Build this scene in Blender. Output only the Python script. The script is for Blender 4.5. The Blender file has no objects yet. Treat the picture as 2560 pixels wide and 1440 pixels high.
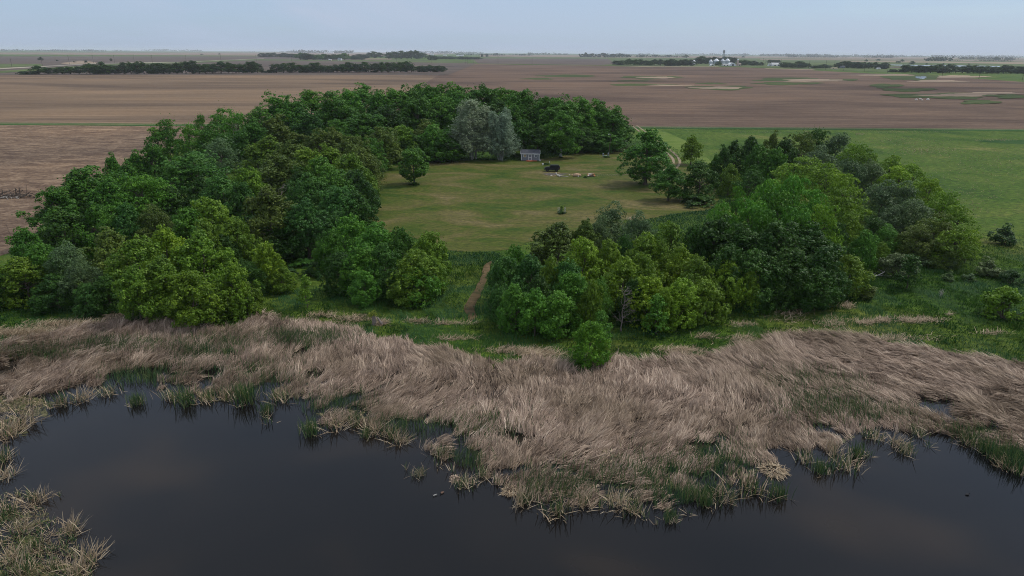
import bpy, bmesh, math, random
import numpy as np
from mathutils import Matrix, Vector

# ------------------------------------------------------------------ camera, sky, sun, exposure
SC = bpy.context.scene
COL = SC.collection
CAM_H = 35.0
PITCH = 19.04
ROLL = 0.40
FPX = 2560 * 24.0 / 36.0
cd = bpy.data.cameras.new('camera')
cd.lens = 24.0; cd.sensor_width = 36.0; cd.clip_start = 0.5; cd.clip_end = 80000
cam = bpy.data.objects.new('camera', cd); COL.objects.link(cam)
CAM_R = Matrix.Rotation(math.radians(90 - PITCH), 4, 'X') @ Matrix.Rotation(math.radians(ROLL), 4, 'Z')
cam.matrix_world = Matrix.Translation((0, 0, CAM_H)) @ CAM_R
SC.camera = cam

SUN_EL, SUN_AZ = 52.0, 62.0          # azimuth clockwise from +Y (the view direction)
world = bpy.data.worlds.new('World'); SC.world = world; world.use_nodes = True
wn, wl = world.node_tree.nodes, world.node_tree.links
wn.clear()
w_out = wn.new('ShaderNodeOutputWorld'); w_bg = wn.new('ShaderNodeBackground')
w_sky = wn.new('ShaderNodeTexSky'); w_sky.sky_type = 'NISHITA'; w_sky.sun_disc = False
w_sky.sun_elevation = math.radians(SUN_EL); w_sky.sun_rotation = math.radians(SUN_AZ)
w_sky.air_density = 1.0; w_sky.dust_density = 0.7; w_sky.ozone_density = 2.0; w_sky.altitude = 400
w_tc = wn.new('ShaderNodeTexCoord')
w_sep = wn.new('ShaderNodeSeparateXYZ'); wl.new(w_tc.outputs['Generated'], w_sep.inputs[0])
def wmath(op, a, b=None):
    n = wn.new('ShaderNodeMath'); n.operation = op
    for i, v in enumerate((a, b)):
        if v is None: continue
        if isinstance(v, (int, float)): n.inputs[i].default_value = v
        else: wl.new(v, n.inputs[i])
    return n.outputs[0]
w_z = wmath('ADD', wmath('MAXIMUM', w_sep.outputs[2], 0.0), 0.16)
w_comb = wn.new('ShaderNodeCombineXYZ')
wl.new(wmath('DIVIDE', w_sep.outputs[0], w_z), w_comb.inputs[0])
wl.new(wmath('DIVIDE', w_sep.outputs[1], w_z), w_comb.inputs[1])
w_noise = wn.new('ShaderNodeTexNoise'); w_noise.inputs['Scale'].default_value = 0.42
w_noise.inputs['Detail'].default_value = 5; w_noise.inputs['Roughness'].default_value = 0.55
w_noise.inputs['Distortion'].default_value = 0.6
wl.new(w_comb.outputs[0], w_noise.inputs['Vector'])
w_ramp = wn.new('ShaderNodeValToRGB')
w_ramp.color_ramp.elements[0].position = 0.36; w_ramp.color_ramp.elements[0].color = (0.62, 0.62, 0.62, 1)
w_ramp.color_ramp.elements[1].position = 0.66; w_ramp.color_ramp.elements[1].color = (0.96, 0.96, 0.96, 1)
wl.new(w_noise.outputs['Fac'], w_ramp.inputs[0])
w_cr = wn.new('ShaderNodeValToRGB')        # thin cloud sheet: lighter and greyer patches
w_cr.color_ramp.elements[0].position = 0.38; w_cr.color_ramp.elements[0].color = (3.6, 5.1, 7.5, 1)
w_cr.color_ramp.elements[1].position = 0.70; w_cr.color_ramp.elements[1].color = (4.9, 5.6, 6.9, 1)
wl.new(w_noise.outputs['Fac'], w_cr.inputs[0])
w_mix = wn.new('ShaderNodeMixRGB')
wl.new(w_ramp.outputs[0], w_mix.inputs[0]); wl.new(w_sky.outputs[0], w_mix.inputs[1]); wl.new(w_cr.outputs[0], w_mix.inputs[2])
w_el = wn.new('ShaderNodeValToRGB'); wl.new(w_sep.outputs[2], w_el.inputs[0]); w_el.color_ramp.elements[0].color = (0.97, 0.98, 1.0, 1)
w_el.color_ramp.elements[1].color = (1.95, 1.62, 1.36, 1); w_el.color_ramp.elements[1].position = 0.9      # a thin overcast is brighter and more neutral overhead
w_mul = wn.new('ShaderNodeMixRGB'); w_mul.blend_type = 'MULTIPLY'; w_mul.inputs[0].default_value = 1.0
wl.new(w_mix.outputs[0], w_mul.inputs[1]); wl.new(w_el.outputs[0], w_mul.inputs[2])
wl.new(w_mul.outputs[0], w_bg.inputs['Color']); w_bg.inputs['Strength'].default_value = 0.1
wl.new(w_bg.outputs[0], w_out.inputs[0])

sl = bpy.data.lights.new('sun', 'SUN'); sl.energy = 2.5; sl.angle = math.radians(12); sl.color = (1.0, 0.955, 0.88)
sun = bpy.data.objects.new('sun', sl); COL.objects.link(sun)
_az, _el = math.radians(SUN_AZ), math.radians(SUN_EL)
SUN_DIR = Vector((math.sin(_az) * math.cos(_el), math.cos(_az) * math.cos(_el), math.sin(_el)))
sun.rotation_euler = (-SUN_DIR).to_track_quat('-Z', 'Y').to_euler(); sun.location = (60, 40, 120)

SC.view_settings.view_transform = 'Standard'; SC.view_settings.look = 'None'
SC.view_settings.exposure = 0.0; SC.view_settings.gamma = 1.0; SC.view_settings.use_curve_mapping = False
SC.cycles.use_denoising = True; SC.cycles.denoiser = 'OPENIMAGEDENOISE'; SC.cycles.denoising_input_passes = 'RGB_ALBEDO_NORMAL'; SC.cycles.denoising_prefilter = 'NONE'; SC.cycles.filter_width = 1.0
SC.cycles.max_bounces = 6; SC.cycles.diffuse_bounces = 3; SC.cycles.glossy_bounces = 2
SC.cycles.transmission_bounces = 3; SC.cycles.volume_bounces = 1; SC.cycles.transparent_max_bounces = 8

# ------------------------------------------------------------------ helpers
RNG = np.random.default_rng(7)
rnd = random.Random(11)
R3 = CAM_R.to_3x3()
R3n = np.array(R3)

def ray(px, py):
    return R3 @ Vector(((px - 1280) / FPX, -(py - 720) / FPX, -1.0))
def G(px, py, z=0.0):
    """point of the level plane z that the photograph shows at px, py"""
    d = ray(px, py)
    t = (z - CAM_H) / min(d.z, -1e-5)
    return Vector((d.x * t, d.y * t, z))
def pxm(p):
    """photograph pixels per metre at point p"""
    v = R3.transposed() @ (Vector(p) - Vector((0, 0, CAM_H)))
    return FPX / -v.z
def GW(pts, z=0.0):
    return np.array([G(x, y, z)[:2] for x, y in pts])

def prop(o, label=None, cat=None, group=None, kind=None):
    if label: o['label'] = label
    if cat: o['category'] = cat
    if group: o['group'] = group
    if kind: o['kind'] = kind
    return o
def empty(name, loc, rz=0.0, sc=(1, 1, 1)):
    o = bpy.data.objects.new(name, None); COL.objects.link(o)
    o.empty_display_size = 0.3; o.location = loc; o.rotation_euler = (0, 0, rz); o.scale = sc
    return o
def obj(name, me, mat=None, parent=None, loc=None):
    if mat is not None and len(me.materials) == 0: me.materials.append(mat)
    o = bpy.data.objects.new(name, me); COL.objects.link(o)
    if parent: o.parent = parent
    if loc is not None: o.location = loc
    return o
def npmesh(name, V, F, rnd_face=None, smooth=False):
    """mesh from arrays: V (n,3), F (m,k)"""
    me = bpy.data.meshes.new(name)
    V = np.asarray(V, np.float32); F = np.asarray(F, np.int32)
    m, k = F.shape
    me.vertices.add(len(V)); me.vertices.foreach_set('co', V.ravel())
    me.loops.add(m * k); me.loops.foreach_set('vertex_index', F.ravel())
    me.polygons.add(m); me.polygons.foreach_set('loop_start', np.arange(0, m * k, k, dtype=np.int32))
    if smooth: me.polygons.foreach_set('use_smooth', np.ones(m, bool))
    me.update(calc_edges=True)
    if rnd_face is not None:
        a = me.attributes.new('rnd', 'FLOAT', 'FACE'); a.data.foreach_set('value', np.asarray(rnd_face, np.float32))
    return me
def bmobj(name, bm, mat, parent=None, loc=None):
    me = bpy.data.meshes.new(name); bm.to_mesh(me); bm.free()
    return obj(name, me, mat, parent, loc)
def box(bm, c, s, rz=0.0, bevel=0.0):
    r = bmesh.ops.create_cube(bm, size=1.0)
    vs = r['verts']
    bmesh.ops.transform(bm, matrix=Matrix.Translation(c) @ Matrix.Rotation(rz, 4, 'Z') @ Matrix.Diagonal((*s, 1)), verts=vs)
    if bevel:
        es = list({e for v in vs for e in v.link_edges})
        bmesh.ops.bevel(bm, geom=es, offset=bevel, segments=2, affect='EDGES', profile=0.5)
def cyl(bm, a, b, r1, r2=None, seg=10, caps=True):
    a, b = Vector(a), Vector(b); d = b - a
    q = d.to_track_quat('Z', 'Y').to_matrix().to_4x4()
    bmesh.ops.create_cone(bm, cap_ends=caps, segments=seg, radius1=r1, radius2=r1 if r2 is None else r2,
                          depth=d.length, matrix=Matrix.Translation((a + b) / 2) @ q)
def tubes(paths, sides=6):
    """arrays for many tapered tubes; each path is a list of (point, radius)"""
    V, F, n0 = [], [], 0
    for path in paths:
        P = np.array([p for p, r in path], float); Rr = [r for p, r in path]
        for i in range(len(P)):
            t = P[min(i + 1, len(P) - 1)] - P[max(i - 1, 0)]
            t = t / (np.linalg.norm(t) + 1e-9)
            u = np.cross(t, (0.31, 0.95, 0.05)); u /= np.linalg.norm(u) + 1e-9
            w = np.cross(t, u)
            for k in range(sides):
                a = 2 * math.pi * k / sides
                V.append(P[i] + Rr[i] * (math.cos(a) * u + math.sin(a) * w))
        for i in range(len(P) - 1):
            for k in range(sides):
                k2 = (k + 1) % sides
                F.append((n0 + i * sides + k, n0 + i * sides + k2, n0 + (i + 1) * sides + k2, n0 + (i + 1) * sides + k))
        n0 += len(P) * sides
    return np.array(V), np.array(F)
def wob(a, b, n, amp, r0, r1, sag=0.0):
    """wavy path from a to b with taper"""
    a, b = np.array(a, float), np.array(b, float); L = np.linalg.norm(b - a)
    out = []
    for i in range(n + 1):
        t = i / n
        p = a + (b - a) * t + (RNG.normal(0, amp * L, 3) if 0 < i < n else 0)
        p[2] += sag * math.sin(math.pi * t) * L
        out.append((p, r0 + (r1 - r0) * t))
    return out
def in_poly(P, poly):
    x, y = P[:, 0], P[:, 1]; inside = np.zeros(len(P), bool)
    n = len(poly); j = n - 1
    for i in range(n):
        xi, yi = poly[i]; xj, yj = poly[j]
        c = ((yi > y) != (yj > y)) & (x < (xj - xi) * (y - yi) / (yj - yi + 1e-12) + xi)
        inside ^= c; j = i
    return inside
def poly_dist(P, line):
    d = np.full(len(P), 1e9)
    for i in range(len(line) - 1):
        a, b = line[i], line[i + 1]; ab = b - a
        t = np.clip(((P - a) @ ab) / (ab @ ab + 1e-9), 0, 1)
        q = a + t[:, None] * ab
        d = np.minimum(d, np.hypot(P[:, 0] - q[:, 0], P[:, 1] - q[:, 1]))
    return d
def vnoise(x, y, seed=0):
    """smooth value noise, 0..1"""
    xi, yi = np.floor(x).astype(np.int64), np.floor(y).astype(np.int64)
    fx, fy = x - xi, y - yi
    fx, fy = fx * fx * (3 - 2 * fx), fy * fy * (3 - 2 * fy)
    def h(a, b):
        n = (a * 374761393 + b * 668265263 + seed * 982451653) & 0xffffffff
        n = ((n ^ (n >> 13)) * 1274126177) & 0xffffffff
        return ((n ^ (n >> 16)) & 0xffff) / 65535.0
    return (h(xi, yi) * (1 - fx) + h(xi + 1, yi) * fx) * (1 - fy) + (h(xi, yi + 1) * (1 - fx) + h(xi + 1, yi + 1) * fx) * fy
def sample_poly(poly, n):
    lo, hi = poly.min(0), poly.max(0); out = []
    got = 0
    while got < n:
        P = lo + RNG.random((n, 2)) * (hi - lo)
        P = P[in_poly(P, poly)]; out.append(P); got += len(P)
    return np.concatenate(out)[:n]
def smooth_line(pts, z=0.0, it=2, closed=False):
    P = GW(pts, z)
    for _ in range(it):
        Q = []
        n = len(P)
        for i in range(n if closed else n - 1):
            a, b = P[i], P[(i + 1) % n]
            Q += [0.75 * a + 0.25 * b, 0.25 * a + 0.75 * b]
        if not closed: Q = [P[0]] + Q + [P[-1]]
        P = np.array(Q)
    return P

# ------------------------------------------------------------------ materials
def mat_new(name):
    m = bpy.data.materials.new(name); m.use_nodes = True
    nt = m.node_tree; b = nt.nodes['Principled BSDF']
    return m, nt, b
def N(nt, typ, **kw):
    n = nt.nodes.new(typ)
    for k, v in kw.items():
        if k in n.inputs.keys(): n.inputs[k].default_value = v
        else: setattr(n, k, v)
    return n
def ramp(nt, fac, stops):
    r = nt.nodes.new('ShaderNodeValToRGB'); cr = r.color_ramp
    while len(cr.elements) < len(stops): cr.elements.new(0.5)
    for e, (p, c) in zip(cr.elements, stops):
        e.position = p; e.color = (*c, 1)
    nt.links.new(fac, r.inputs[0])
    return r.outputs[0]
def mixc(nt, fac, a, b, mode='MIX'):
    m = nt.nodes.new('ShaderNodeMixRGB'); m.blend_type = mode
    for i, v in enumerate((fac, a, b)):
        if isinstance(v, (int, float)): m.inputs[i].default_value = v
        elif isinstance(v, tuple): m.inputs[i].default_value = (*v, 1)
        else: nt.links.new(v, m.inputs[i])
    return m.outputs[0]
def noise(nt, scale, detail=4, rough=0.55, stretch=(1, 1, 1), rot=0.0, dist=0.0, off=(0, 0, 0)):
    tc = nt.nodes.new('ShaderNodeNewGeometry')
    mp = N(nt, 'ShaderNodeMapping'); mp.inputs['Scale'].default_value = stretch
    mp.inputs['Rotation'].default_value = (0, 0, rot); mp.inputs['Location'].default_value = off
    nt.links.new(tc.outputs['Position'], mp.inputs[0])
    n = nt.nodes.new('ShaderNodeTexNoise'); n.inputs['Scale'].default_value = scale
    n.inputs['Detail'].default_value = detail; n.inputs['Roughness'].default_value = rough
    n.inputs['Distortion'].default_value = dist
    nt.links.new(mp.outputs[0], n.inputs['Vector'])
    return n.outputs['Fac']
def bump(nt, b, h, strength, dist):
    n = N(nt, 'ShaderNodeBump'); n.inputs['Strength'].default_value = strength; n.inputs['Distance'].default_value = dist
    nt.links.new(h, n.inputs['Height']); nt.links.new(n.outputs[0], b.inputs['Normal'])
def plain(name, col, rough=0.7, metal=0.0, var=0.12, nscale=3.0, spec=0.3):
    m, nt, b = mat_new(name)
    f = noise(nt, nscale, 4)
    lo = tuple(c * (1 - var) for c in col); hi = tuple(min(1, c * (1 + var)) for c in col)
    nt.links.new(ramp(nt, f, [(0.3, lo), (0.7, hi)]), b.inputs['Base Color'])
    b.inputs['Roughness'].default_value = rough; b.inputs['Metallic'].default_value = metal
    b.inputs['Specular IOR Level'].default_value = spec
    return m

def leaf_material(name, fixed=None, transl=0.25):
    m, nt, b = mat_new(name)
    oi = nt.nodes.new('ShaderNodeObjectInfo')
    at = N(nt, 'ShaderNodeAttribute', attribute_name='rnd')
    base = oi.outputs['Color'] if fixed is None else None
    if fixed is not None:
        rgb = nt.nodes.new('ShaderNodeRGB'); rgb.outputs[0].default_value = (*fixed, 1); base = rgb.outputs[0]
    # leaf to leaf change of tone
    hue = nt.nodes.new('ShaderNodeHueSaturation')
    mr = N(nt, 'ShaderNodeMapRange'); nt.links.new(at.outputs['Fac'], mr.inputs[0])
    mr.inputs[3].default_value = 0.55; mr.inputs[4].default_value = 1.55
    mh = N(nt, 'ShaderNodeMapRange'); nt.links.new(at.outputs['Fac'], mh.inputs[0])
    mh.inputs[3].default_value = 0.515; mh.inputs[4].default_value = 0.480
    nt.links.new(mh.outputs[0], hue.inputs['Hue']); nt.links.new(mr.outputs[0], hue.inputs['Value'])
    nt.links.new(base, hue.inputs['Color'])
    nt.links.new(hue.outputs[0], b.inputs['Base Color'])
    b.inputs['Roughness'].default_value = 0.55; b.inputs['Specular IOR Level'].default_value = 0.25
    tr = nt.nodes.new('ShaderNodeBsdfTranslucent'); nt.links.new(hue.outputs[0], tr.inputs[0])
    mx = nt.nodes.new('ShaderNodeMixShader'); mx.inputs[0].default_value = transl
    nt.links.new(b.outputs[0], mx.inputs[1]); nt.links.new(tr.outputs[0], mx.inputs[2])
    nt.links.new(mx.outputs[0], nt.nodes['Material Output'].inputs[0])
    return m
M = {}
M['leaf'] = leaf_material('leaf')
M['bark'] = plain('bark', (0.095, 0.075, 0.058), 0.9, var=0.35, nscale=2.5)
M['pale_bark'] = plain('pale_bark', (0.30, 0.30, 0.26), 0.85, var=0.25, nscale=2.0)
M['dead_wood'] = plain('dead_wood', (0.20, 0.165, 0.14), 0.9, var=0.3, nscale=3.0)
M['white_wood'] = plain('white_wood', (0.42, 0.39, 0.34), 0.85, var=0.2, nscale=3.0)

def blade_material(name, stops, patch=None, pscale=0.1, rough=0.65, transl=0.15):
    """colour from each blade's own random value; patch = second set of stops chosen by a slow noise over the place"""
    m, nt, b = mat_new(name)
    at = N(nt, 'ShaderNodeAttribute', attribute_name='rnd')
    c = ramp(nt, at.outputs['Fac'], stops)
    if patch:
        c2 = ramp(nt, at.outputs['Fac'], patch)
        f = ramp(nt, noise(nt, pscale, 3), [(0.42, (0, 0, 0)), (0.62, (1, 1, 1))])
        c = mixc(nt, f, c, c2)
    nt.links.new(c, b.inputs['Base Color'])
    b.inputs['Roughness'].default_value = rough; b.inputs['Specular IOR Level'].default_value = 0.2
    tr = nt.nodes.new('ShaderNodeBsdfTranslucent'); nt.links.new(c, tr.inputs[0])
    mx = nt.nodes.new('ShaderNodeMixShader'); mx.inputs[0].default_value = transl
    nt.links.new(b.outputs[0], mx.inputs[1]); nt.links.new(tr.outputs[0], mx.inputs[2])
    nt.links.new(mx.outputs[0], nt.nodes['Material Output'].inputs[0])
    return m
M['dry_reed'] = blade_material('dry_reed', [(0.0, (0.075, 0.046, 0.030)), (0.35, (0.26, 0.186, 0.134)), (0.75, (0.46, 0.345, 0.255)), (1.0, (0.68, 0.54, 0.41))],
                               [(0.0, (0.06, 0.040, 0.025)), (0.4, (0.20, 0.142, 0.094)), (0.8, (0.34, 0.255, 0.175)), (1.0, (0.50, 0.39, 0.275))], 0.09)
M['green_reed'] = blade_material('green_reed', [(0.0, (0.018, 0.055, 0.016)), (0.6, (0.045, 0.10, 0.028)), (1.0, (0.16, 0.18, 0.06))], transl=0.25)
M['straw'] = blade_material('straw', [(0.0, (0.20, 0.145, 0.085)), (0.5, (0.36, 0.27, 0.17)), (1.0, (0.50, 0.40, 0.27))])
M['grass'] = blade_material('grass', [(0.0, (0.010, 0.045, 0.012)), (0.5, (0.018, 0.075, 0.018)), (1.0, (0.045, 0.12, 0.026))],
                            [(0.0, (0.016, 0.062, 0.007)), (0.5, (0.031, 0.094, 0.010)), (1.0, (0.068, 0.138, 0.018))], 0.085, transl=0.25)
M['rim_grass'] = blade_material('rim_grass', [(0.0, (0.012, 0.050, 0.014)), (0.5, (0.020, 0.075, 0.02)), (1.0, (0.05, 0.12, 0.028))], transl=0.25)

# ground: meadow grass, wet mud towards the pond, woodland floor comes from the shade of the trees
m, nt, b = mat_new('ground')
geo = nt.nodes.new('ShaderNodeNewGeometry'); sep = nt.nodes.new('ShaderNodeSeparateXYZ'); nt.links.new(geo.outputs['Position'], sep.inputs[0])
g1 = ramp(nt, noise(nt, 0.035, 6, 0.6, dist=0.4), [(0.30, (0.022, 0.058, 0.006)), (0.46, (0.048, 0.092, 0.009)), (0.58, (0.072, 0.108, 0.015)), (0.72, (0.140, 0.140, 0.04))])
g2 = ramp(nt, noise(nt, 0.55, 7, 0.7, stretch=(1, 1.8, 1)), [(0.32, (0.35, 0.42, 0.35)), (0.5, (1, 1, 1)), (0.66, (1.8, 1.65, 1.5))])
gc = mixc(nt, 1.0, g1, g2, 'MULTIPLY')
mud = ramp(nt, noise(nt, 0.5, 5), [(0.35, (0.012, 0.010, 0.007)), (0.6, (0.030, 0.023, 0.015)), (0.75, (0.045, 0.042, 0.02))])
zf = N(nt, 'ShaderNodeMapRange'); nt.links.new(sep.outputs[2], zf.inputs[0]); zf.inputs[1].default_value = -0.06; zf.inputs[2].default_value = -0.01
gc = mixc(nt, zf.outputs[0], mud, gc)
nt.links.new(gc, b.inputs['Base Color']); b.inputs['Roughness'].default_value = 0.9; b.inputs['Specular IOR Level'].default_value = 0.1
bump(nt, b, noise(nt, 1.6, 6, 0.7), 0.8, 0.35)
M['ground'] = m

m, nt, b = mat_new('lawn')
l1 = ramp(nt, noise(nt, 0.06, 7, 0.66, stretch=(0.75, 1.35, 1), rot=0.2, dist=0.9),
          [(0.34, (0.026, 0.056, 0.007)), (0.44, (0.052, 0.074, 0.010)), (0.54, (0.084, 0.082, 0.022)), (0.66, (0.128, 0.105, 0.045))])
l2 = ramp(nt, noise(nt, 1.3, 7, 0.78, stretch=(0.6, 1.3, 1), rot=0.06), [(0.33, (0.50, 0.55, 0.5)), (0.5, (1, 1, 1)), (0.66, (1.6, 1.5, 1.4))])
lc = mixc(nt, 1.0, l1, l2, 'MULTIPLY')
wv = N(nt, 'ShaderNodeTexWave', wave_type='BANDS', bands_direction='Y'); wv.inputs['Scale'].default_value = 0.22
wv.inputs['Distortion'].default_value = 3.5; wv.inputs['Detail'].default_value = 3; wv.inputs['Detail Scale'].default_value = 0.25
gg = nt.nodes.new('ShaderNodeNewGeometry'); nt.links.new(gg.outputs['Position'], wv.inputs['Vector'])
lc = mixc(nt, 0.10, lc, mixc(nt, 1.0, lc, ramp(nt, wv.outputs['Fac'], [(0.2, (0.6, 0.7, 0.55)), (0.8, (1.45, 1.35, 1.3))]), 'MULTIPLY'))
nt.links.new(lc, b.inputs['Base Color']); b.inputs['Roughness'].default_value = 0.9; b.inputs['Specular IOR Level'].default_value = 0.1
bump(nt, b, noise(nt, 2.5, 6, 0.7), 0.6, 0.15)
M['lawn'] = m

def field_material(name, dark, mid, light, rot, sx=0.05, sy=0.9, f2s=0.25, slow=0.006):
    m, nt, b = mat_new(name)
    f1 = noise(nt, 0.22, 8, 0.68, stretch=(sx * 4, sy, 1), rot=rot, dist=0.9)
    f2 = noise(nt, 1.1, 5, 0.75, stretch=(f2s, 1.0, 1), rot=rot, dist=0.5)
    c = ramp(nt, mixc(nt, 0.45, f1, f2), [(0.40, dark), (0.50, mid), (0.60, light)])
    s = ramp(nt, noise(nt, slow, 4, 0.55, stretch=(0.6, 1.6, 1), dist=0.8), [(0.34, (0.62, 0.62, 0.66)), (0.5, (1, 1, 1)), (0.68, (1.28, 1.22, 1.14))])
    c = mixc(nt, 1.0, c, s, 'MULTIPLY')
    nt.links.new(c, b.inputs['Base Color']); b.inputs['Roughness'].default_value = 0.95; b.inputs['Specular IOR Level'].default_value = 0.05
    bump(nt, b, f2, 0.7, 0.3)
    return m
M['field_near'] = field_material('field_near', (0.075, 0.050, 0.037), (0.140, 0.097, 0.067), (0.25, 0.18, 0.12), 0.45, sx=0.12, f2s=0.7)
M['field_tan'] = field_material('field_tan', (0.118, 0.082, 0.055), (0.165, 0.116, 0.076), (0.225, 0.16, 0.105), 0.03, sx=0.01)
M['field_brown'] = field_material('field_brown', (0.088, 0.060, 0.045), (0.124, 0.084, 0.060), (0.175, 0.120, 0.084), -0.5, sx=0.02)
M['far_dark'] = field_material('far_dark', (0.085, 0.068, 0.055), (0.10, 0.08, 0.066), (0.125, 0.10, 0.08), 0.02)
M['far_tan'] = field_material('far_tan', (0.17, 0.125, 0.095), (0.20, 0.15, 0.11), (0.24, 0.18, 0.13), 0.02)
M['far_green'] = field_material('far_green', (0.060, 0.090, 0.030), (0.085, 0.115, 0.04), (0.115, 0.14, 0.055), 0.02)
M['far_pale'] = field_material('far_pale', (0.20, 0.15, 0.105), (0.27, 0.205, 0.145), (0.33, 0.26, 0.18), 0.0)
M['patch_green'] = field_material('patch_green', (0.036, 0.060, 0.018), (0.055, 0.080, 0.026), (0.10, 0.105, 0.045), 0.0)
M['strip_green'] = field_material('strip_green', (0.022, 0.062, 0.016), (0.035, 0.085, 0.022), (0.06, 0.11, 0.03), 0.0)
M['mown'] = field_material('mown', (0.075, 0.12, 0.022), (0.10, 0.15, 0.03), (0.13, 0.17, 0.045), 0.8)
M['dirt'] = field_material('dirt', (0.17, 0.13, 0.085), (0.25, 0.20, 0.135), (0.32, 0.26, 0.18), 0.8)
M['path'] = field_material('path', (0.05, 0.045, 0.02), (0.09, 0.066, 0.034), (0.14, 0.098, 0.055), 1.2, sx=0.2)
M['gravel_road'] = field_material('gravel_road', (0.25, 0.23, 0.18), (0.32, 0.29, 0.23), (0.38, 0.35, 0.28), 0.0)

m, nt, b = mat_new('water')
wc = ramp(nt, noise(nt, 0.05, 2, 0.5, stretch=(1, 1.4, 1), dist=0.2), [(0.35, (0.004, 0.004, 0.004)), (0.55, (0.008, 0.007, 0.006)), (0.80, (0.028, 0.019, 0.011))])
nt.links.new(wc, b.inputs['Base Color']); b.inputs['Roughness'].default_value = 0.07; b.inputs['IOR'].default_value = 1.333
b.inputs['Specular IOR Level'].default_value = 0.42
bump(nt, b, noise(nt, 1.2, 4, 0.6, stretch=(1, 1.6, 1)), 0.10, 0.02)
M['water'] = m
m, nt, b = mat_new('far_water'); b.inputs['Base Color'].default_value = (0.05, 0.06, 0.07, 1); b.inputs['Roughness'].default_value = 0.12
M['far_water'] = m
m, nt, b = mat_new('algae')
ac = ramp(nt, noise(nt, 0.8, 6, 0.7), [(0.35, (0.035, 0.035, 0.012)), (0.5, (0.085, 0.08, 0.024)), (0.65, (0.15, 0.13, 0.04))])
nt.links.new(ac, b.inputs['Base Color']); b.inputs['Roughness'].default_value = 0.7
bump(nt, b, noise(nt, 3, 5), 0.5, 0.05)
tr = nt.nodes.new('ShaderNodeBsdfTransparent'); mx = nt.nodes.new('ShaderNodeMixShader')
fa = ramp(nt, noise(nt, 1.3, 8, 0.8, dist=0.8), [(0.47, (0, 0, 0)), (0.53, (1, 1, 1))])
nt.links.new(fa, mx.inputs[0]); nt.links.new(tr.outputs[0], mx.inputs[1]); nt.links.new(b.outputs[0], mx.inputs[2])
nt.links.new(mx.outputs[0], nt.nodes['Material Output'].inputs[0])
M['algae'] = m

# ------------------------------------------------------------------ the setting: ground, pond, lawn, fields
WATER_Z = -0.30
WATER_EDGE = [(-1500, 1330), (-500, 1190), (0, 1110), (40, 1060), (100, 1022), (250, 988), (345, 962), (420, 985), (560, 1002), (640, 988), (735, 1002),
              (770, 1058), (860, 1072), (960, 1082), (1060, 1128), (1180, 1180), (1290, 1240), (1400, 1270), (1560, 1282), (1640, 1288),
              (1760, 1248), (1880, 1215), (1960, 1170), (2080, 1125), (2180, 1068), (2250, 1082), (2380, 1085), (2440, 1120), (2520, 1148),
              (2600, 1170), (3100, 1290), (4300, 1400)]
GRASS_EDGE = [(-1500, 975), (-500, 915), (0, 865), (150, 833), (270, 807), (300, 799), (350, 821), (410, 812), (480, 827), (560, 830), (640, 801), (700, 807), (780, 810), (880, 827), (940, 855), (1060, 865), (1180, 897), (1280, 920), (1330, 895), (1400, 920), (1480, 947), (1505, 910), (1600, 907), (1700, 899), (1760, 899), (1850, 877), (1960, 847), (2060, 837), (2160, 847), (2300, 875), (2440, 897), (2600, 917), (3100, 975), (4300, 1000)]
WE = smooth_line(WATER_EDGE, WATER_Z, 1); GE = smooth_line(GRASS_EDGE, 0.0, 1)
POND = np.concatenate([WE, [[600, -120], [-600, -120]]])
REEDZONE = np.concatenate([WE, GE[::-1]])

def terrain(P):
    """ground height: level meadow, a bank that slopes through the reeds, the pond bed"""
    z = np.zeros(len(P))
    near = (np.abs(P[:, 0]) < 700) & (P[:, 1] > -160) & (P[:, 1] < 190)
    Q = P[near]
    inp, inr = in_poly(Q, POND), in_poly(Q, REEDZONE)
    dw, dg = poly_dist(Q, WE), poly_dist(Q, GE)
    t = dg / (dg + dw + 1e-6)
    bumps = (vnoise(Q[:, 0] / 3.1, Q[:, 1] / 3.1, 3) - 0.5) * 0.16 + (vnoise(Q[:, 0] / 9.0, Q[:, 1] / 9.0, 4) - 0.5) * 0.22
    zr = -0.02 - 0.44 * np.clip((t - 0.08) / 0.9, 0, 1) ** 0.8 + bumps * np.clip(t * 3, 0, 1) * 0.9
    zp = -0.34 - 0.9 * np.clip(dw / 10.0, 0, 1)
    zl = (vnoise(Q[:, 0] / 2.2, Q[:, 1] / 2.2, 5) - 0.35) * 0.22 * np.clip(dg / 3, 0, 1) * (Q[:, 1] < 112)
    zq = np.where(inp, zp, np.where(inr, zr, np.clip(zl, 0, 1)))
    z[near] = zq
    return z

def graded(dense, step, far, first):
    a = np.arange(dense[0], dense[1] + 1e-6, step); out = list(a); s = step
    v = dense[1]
    while v < far[1]: s *= 1.28; v = min(v + s, far[1]); out.append(v)
    s = step; v = dense[0]; pre = []
    while v > far[0]: s *= 1.28; v = max(v - s, far[0]); pre.append(v)
    return np.array(pre[::-1] + out)
FAR = 32000.0
gx = graded((-105, 105), 1.0, (-FAR, FAR), 1); gy = graded((26, 150), 0.8, (-2500, FAR), 1)
X, Y = np.meshgrid(gx, gy); P2 = np.stack([X.ravel(), Y.ravel()], 1)
Z = terrain(P2)
nx, ny = len(gx), len(gy)
idx = np.arange(nx * ny).reshape(ny, nx)
F = np.stack([idx[:-1, :-1].ravel(), idx[:-1, 1:].ravel(), idx[1:, 1:].ravel(), idx[1:, :-1].ravel()], 1)
o = obj('ground', npmesh('ground', np.column_stack([P2, Z]), F, smooth=True), M['ground']); prop(o, kind='structure')

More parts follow.
